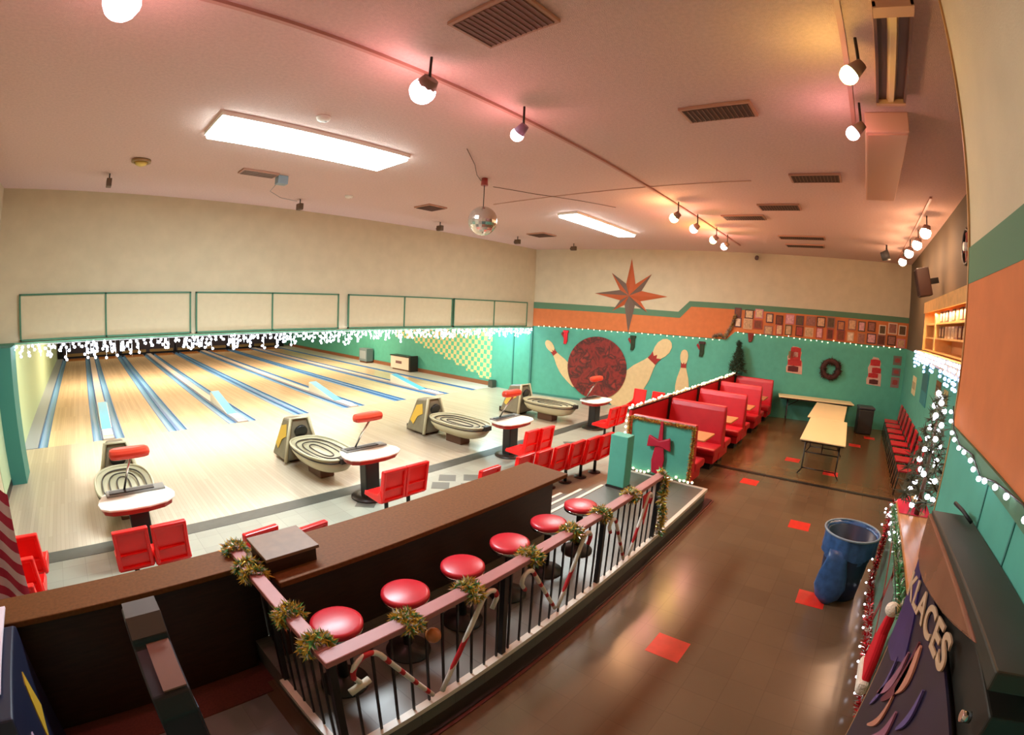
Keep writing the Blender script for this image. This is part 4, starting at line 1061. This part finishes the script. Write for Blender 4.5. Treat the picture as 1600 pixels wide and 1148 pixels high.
def area(name, loc, sx, sy, power, col, rot=(0,0,0)):
    L = bpy.data.lights.new(name, 'AREA'); L.shape = 'RECTANGLE'; L.size = sx; L.size_y = sy; L.energy = power; L.color = lin(col)
    o = bpy.data.objects.new(name, L); C.objects.link(o); o.location = loc; o.rotation_euler = rot
    return o
def point(name, loc, power, col, r=.06):
    L = bpy.data.lights.new(name, 'POINT'); L.energy = power; L.color = lin(col); L.shadow_soft_size = r
    o = bpy.data.objects.new(name, L); C.objects.link(o); o.location = loc
    return o
area('fluorescent_light', (3.9,-6.3,ZC-.12), 2.4, .56, 340, (226,242,250))
area('fluorescent_light', (11.0,-6.35,ZC-.12), 2.5, .38, 230, (240,246,240))
area('lane_light', (6.9,.3,2.95), 13., .5, 470, (255,240,216))
area('lane_light', (6.9,8.,2.95), 13., .8, 950, (255,230,200))
area('pin_light', (6.9,17.6,2.9), 13., .3, 130, (255,228,190))
area('icicle_glow', (7.1,-1.74,2.15), 13.8, .1, 150, (222,238,255), (PI*.5+.5,0,0))
area('corner_lane_light', (13.9,-.6,2.85), .8, 1.2, 110, (180,240,255), (0,.5,0))
L_ = bpy.data.lights.new('lane_spot', 'SPOT'); L_.energy = 170; L_.spot_size = .75; L_.spot_blend = .6; L_.color = lin((255,250,236))
o_ = bpy.data.objects.new('lane_spot', L_); C.objects.link(o_); o_.location = (3.7,.9,2.9); o_.rotation_euler = (-.45,0,0)

# track spots
PINKC, YELC, WARMC = (255,154,164), (255,208,96), (255,214,176)
def spot(label, x, y, glow, r, power, z=4.78, aim=(0,.12,-.1), lcol=None, can=None):
    t = thing('track_spot', label, 'spotlight', (x, y, z), 0, 'track spotlights')
    d = Vector(aim).normalized()
    MB().cyl(-d*.03, -d*.13, r*.9, r*.6, 18).build('can', can or M('taupe lamp can', (140,104,90), .5), t)
    MB().cyl(-d*.1, (-d.x*.1,-d.y*.1,ZC-z-.03), .012, n=8).build('stem', dark, t)
    MB().ball((0,0,0), r, 10).build('lamp', glow, t)
    point('spot_spill', (x+d.x*(r+.06), y+d.y*(r+.06), z+d.z*(r+.06)-.05), power*.55, lcol, .05)
    L = bpy.data.lights.new('spot_light', 'SPOT'); L.energy = power*1.7; L.spot_size = 2.5; L.spot_blend = .9; L.color = lin(lcol); L.shadow_soft_size = .06
    o = bpy.data.objects.new('spot_light', L); C.objects.link(o); o.location = (x+d.x*(r+.06), y+d.y*(r+.06), z+d.z*(r+.06)-.05); o.rotation_euler = (.15,0,0)
g_pink = M_glow('pink gel lamp', (255,214,224), 14); g_yel = M_glow('yellow gel lamp', (255,246,170), 12); g_warm = M_glow('warm lamp', (255,238,214), 12)
rail_y = -8.95
tag(MB().box(-3.8, 9.2, -.02, .02, -.03, 0).build('track_rail', M('pale track rail', (180,128,112), .5), loc=(5.2,rail_y+.2,ZC)), 'long ceiling light track above the bar counter', 'track')
tag(MB().box(-1.2, 1.6, -.02, .02, -.03, 0).build('track_rail', M('pale track rail', (180,128,112), .5), loc=(5.0,-11.93,ZC)), 'short ceiling light track beside the long white fixtures', 'track')
tag(MB().box(-3.2, 3.6, -.02, .02, -.03, 0).build('track_rail', M('pale track rail', (180,128,112), .5), loc=(12.3,-13.05,ZC)), 'ceiling light track near the back wall', 'track')
spot('glaring pink spotlight at the top left of the ceiling', 1.28, -8.98, g_pink, .12, 20, lcol=PINKC)
spot('bright pink spotlight above the middle of the counter', 3.58, -8.97, g_pink, .11, 20, lcol=PINKC)
spot('pink spotlight left of the mirror ball', 4.84, -8.91, g_pink, .07, 16, lcol=PINKC, can=M('violet can', (150,110,140), .5))
spot('yellow spotlight beside the unlit twin tubes', 4.66, -11.94, g_yel, .07, 15, lcol=YELC)
spot('pink spotlight at the end of the long white fixture', 5.77, -11.92, g_pink, .065, 13, lcol=PINKC)
AMB = (255,184,128)
for k, (x, c, lc, lb) in enumerate(((9.29, g_yel, AMB, 'first'), (10.36, g_pink, (255,166,150), 'second'), (11.69, g_yel, (255,206,104), 'third'), (12.62, g_pink, (255,166,150), 'fourth'))):
    spot('%s spotlight from the left in the far row over the booths' % lb, x, -8.8, c, .085, 58, lcol=lc)
for k, (x, y, lb) in enumerate(((13.93,-13.02,'lowest'), (12.56,-13.04,'second lowest'), (11.45,-13.09,'second highest'), (10.23,-13.1,'highest'))):
    spot('%s white spotlight in the slanting row near the back wall' % lb, x, y, g_warm, .10, 40, lcol=(255,196,150), aim=(0,.05,-.2))
area('shelf_light', (8.6,-13.22,3.44), 3.6, .04, 40, (255,222,170))

# mirror ball with its cables
t = thing('mirror_ball', 'mirrored disco ball hanging near the middle of the ceiling', 'mirror ball', (6.75,-6.63,4.40))
mb = MB()
N, K = 16, 26
for i in range(N):
    a0, a1 = PI*i/N, PI*(i+1)/N
    for k in range(K):
        b0, b1 = 2*PI*k/K, 2*PI*(k+1)/K
        R_ = .235
        q = [(R_*math.sin(a)*math.cos(b), R_*math.sin(a)*math.sin(b), R_*math.cos(a)) for a, b in ((a0,b0),(a1,b0),(a1,b1),(a0,b1))]
        vs = []
        for p in q:
            if not vs or (Vector(p)-vs[-1].co).length > 1e-4: vs.append(mb.bm.verts.new(p))
        if len(vs) > 2 and (vs[0].co-vs[-1].co).length < 1e-4: vs.pop()
        if len(vs) > 2: mb._f(vs, 0)
mb.build('ball', M('mirror facets', (206,198,186), .12, .9), t)
MB().cyl((0,0,.23), (0,0,.62), .008, n=6).build('chain', dark, t)
MB().cyl((0,0,.58), (0,0,.70), .06, .05, n=14).build('motor', maroon, t)
tag(MB().tube([(0,0,0),(.5,.35,-.03),(.95,.75,-.02),(1.3,1.0,0)], .006, 5).build('ceiling_cable', brown_t, loc=(5.5,-7.5,ZC-.012)), 'thin cable on the ceiling left of the mirror ball', 'cable')
tag(MB().tube([(0,0,0),(.7,-.35,-.02),(1.5,-.8,-.02),(2.3,-1.1,0)], .006, 5).build('ceiling_cable', brown_t, loc=(7.2,-6.4,ZC-.012)), 'thin cable on the ceiling right of the mirror ball', 'cable')
tag(MB().box(-.01, .01, -2.6, 2.4, -.012, 0).build('ceiling_seam', M('seam strip', (190,150,130), .7), loc=(8.3,-7.8,ZC)), 'faint seam strip on the ceiling right of the mirror ball', 'seam strip')

# small ceiling fittings
for x, y, lb in ((1.62,-3.2,'leftmost'), (5.37,-2.8,'second from the left'), (9.13,-2.83,'third from the left'), (11.95,-3.0,'just right of the mirror ball'), (13.7,-3.8,'by the mural wall')):
    t = thing('score_projector', 'small dark projector hanging over the screens, %s' % lb, 'projector', (x, y, ZC-.22), 0, 'score projectors')
    MB().box(-.045, .045, -.09, .09, 0, .13).build('body', M('bronze metal', (92,70,48), .5), t, bevel=.01)
    MB().cyl((0,0,.13), (0,0,.22), .012, n=8).build('stem', dark, t)
    MB().cyl((0,.09,.06), (0,.12,.06), .03, n=12).build('lens', black, t)
t = thing('ceiling_lamp', 'small brass dome lamp on the ceiling above the left screens', 'ceiling lamp', (2.03,-4.22,ZC-.1))
MB().lathe([(.02,0),(.08,.02),(.11,.06)], (0,0,0), 20).build('dome', M('brass dome', (200,170,90), .3, .7), t)
MB().lathe([(.15,.06),(.15,.10)], (0,0,0), 20).build('plate', M('dull brass', (150,120,80), .4, .5), t)
for x, y, lb in ((3.63,-7.13,'round white smoke detector behind the glaring fixture'), (5.98,-3.73,'round pale smoke detector near the front wall')):
    t = thing('smoke_detector', lb, 'smoke detector', (x, y, ZC-.045))
    MB().lathe([(.03,0),(.07,.01),(.08,.03),(.085,.045)], (0,0,0), 22).build('body', white_m, t)
    MB().lathe([(.015,-.004),(.02,.0)], (.03,0,.004), 10).build('lamp', grey, t)
t = thing('junction_box', 'small blue grey box on the ceiling with a looping cable', 'box', (4.32,-4.33,ZC-.14))
MB().box(-.09, .09, -.08, .08, 0, .14).build('body', M('blue grey box', (130,148,156), .5), t, bevel=.01)
MB().tube([(-.07,0,.02),(-.0,.5,-.02),(.4,1.0,-.0),(.9,1.35,.05)], .005, 5).build('cable', grey, t)
t = thing('security_camera', 'dark security camera on the end wall above the pictures', 'camera', W(7.4,4.9,.18), PH)
MB().cyl((-.2,0,0), (.05,0,.06), .06, n=14).build('body', M('dark taupe housing', (86,66,58), .5), t)
MB().box(.02, .18, -.03, .03, .0, .06).build('bracket', dark, t)
t = thing('ceiling_speaker', 'dark round ceiling speaker beside the slanting row of spots', 'loudspeaker', (13.6,-12.6,ZC-.3))
MB().cyl((0,-.06,.08), (0,.12,.02), .13, .1, n=18).build('housing', M('slate housing', (70,70,70), .5), t)
MB().cyl((0,0,.1), (0,0,.3), .02, n=8).build('stem', dark, t)

# ------------------------------------------------------------------ camera: real wide lens with barrel distortion
cam = bpy.data.cameras.new('camera'); co = bpy.data.objects.new('camera', cam); C.objects.link(co)
S.camera = co
co.location = (1.303, -11.95, 3.05)
yw, pt, rl = math.radians(49.972), math.radians(7.292), math.radians(2.592)
fwd = Vector((math.sin(yw)*math.cos(pt), math.cos(yw)*math.cos(pt), -math.sin(pt)))
rt = Vector((math.cos(yw), -math.sin(yw), 0)); up = rt.cross(fwd)
R2 = math.cos(rl)*rt+math.sin(rl)*up; U2 = -math.sin(rl)*rt+math.cos(rl)*up
co.rotation_euler = Matrix((R2, U2, -fwd)).transposed().to_euler()
cam.type = 'PANO'
pn = cam if hasattr(cam, 'panorama_type') else cam.cycles
pn.panorama_type = 'FISHEYE_LENS_POLYNOMIAL'
pn.fisheye_fov = PI
# theta(r) fitted to r = F (theta + K theta^3), r in mm on the 36 mm sensor
F_, K_ = 746.037*36/1600, .042
import itertools
ths = [i*1.4/60 for i in range(1, 61)]
rs = [F_*(a+K_*a**3) for a in ths]
A_ = [[0.]*5 for _ in range(4)]
for a, r in zip(ths, rs):
    b = [r, r**2, r**3, r**4]
    sc_ = [20.**-1, 20.**-2, 20.**-3, 20.**-4]
    b = [x_*y_ for x_, y_ in zip(b, sc_)]
    for i in range(4):
        for j in range(4): A_[i][j] += b[i]*b[j]
        A_[i][4] += b[i]*a
for i in range(4):
    p_ = A_[i][i]; A_[i] = [v_/p_ for v_ in A_[i]]
    for j in range(4):
        if j != i:
            q_ = A_[j][i]; A_[j] = [v_-q_*w_ for v_, w_ in zip(A_[j], A_[i])]
kk = [A_[i][4]*20.**-(i+1) for i in range(4)]
pn.fisheye_polynomial_k0 = 0.
for i in range(4): setattr(pn, 'fisheye_polynomial_k%d' % (i+1), -kk[i])
cam.sensor_width = 36
cam.sensor_height = 36*1148/1600
cam.sensor_fit = 'AUTO'
cam.clip_end = 200

# ------------------------------------------------------------------ world and view
wd = bpy.data.worlds.new('world'); S.world = wd; wd.use_nodes = True
wd.node_tree.nodes['Background'].inputs['Color'].default_value = (.9,.75,.6,1)
wd.node_tree.nodes['Background'].inputs['Strength'].default_value = .02
S.view_settings.view_transform = 'Standard'; S.view_settings.look = 'None'
S.view_settings.gamma = 1; S.view_settings.exposure = 0.12
S.cycles.use_denoising = True
S.cycles.max_bounces = 8; S.cycles.diffuse_bounces = 5
S.cycles.sample_clamp_indirect = 6
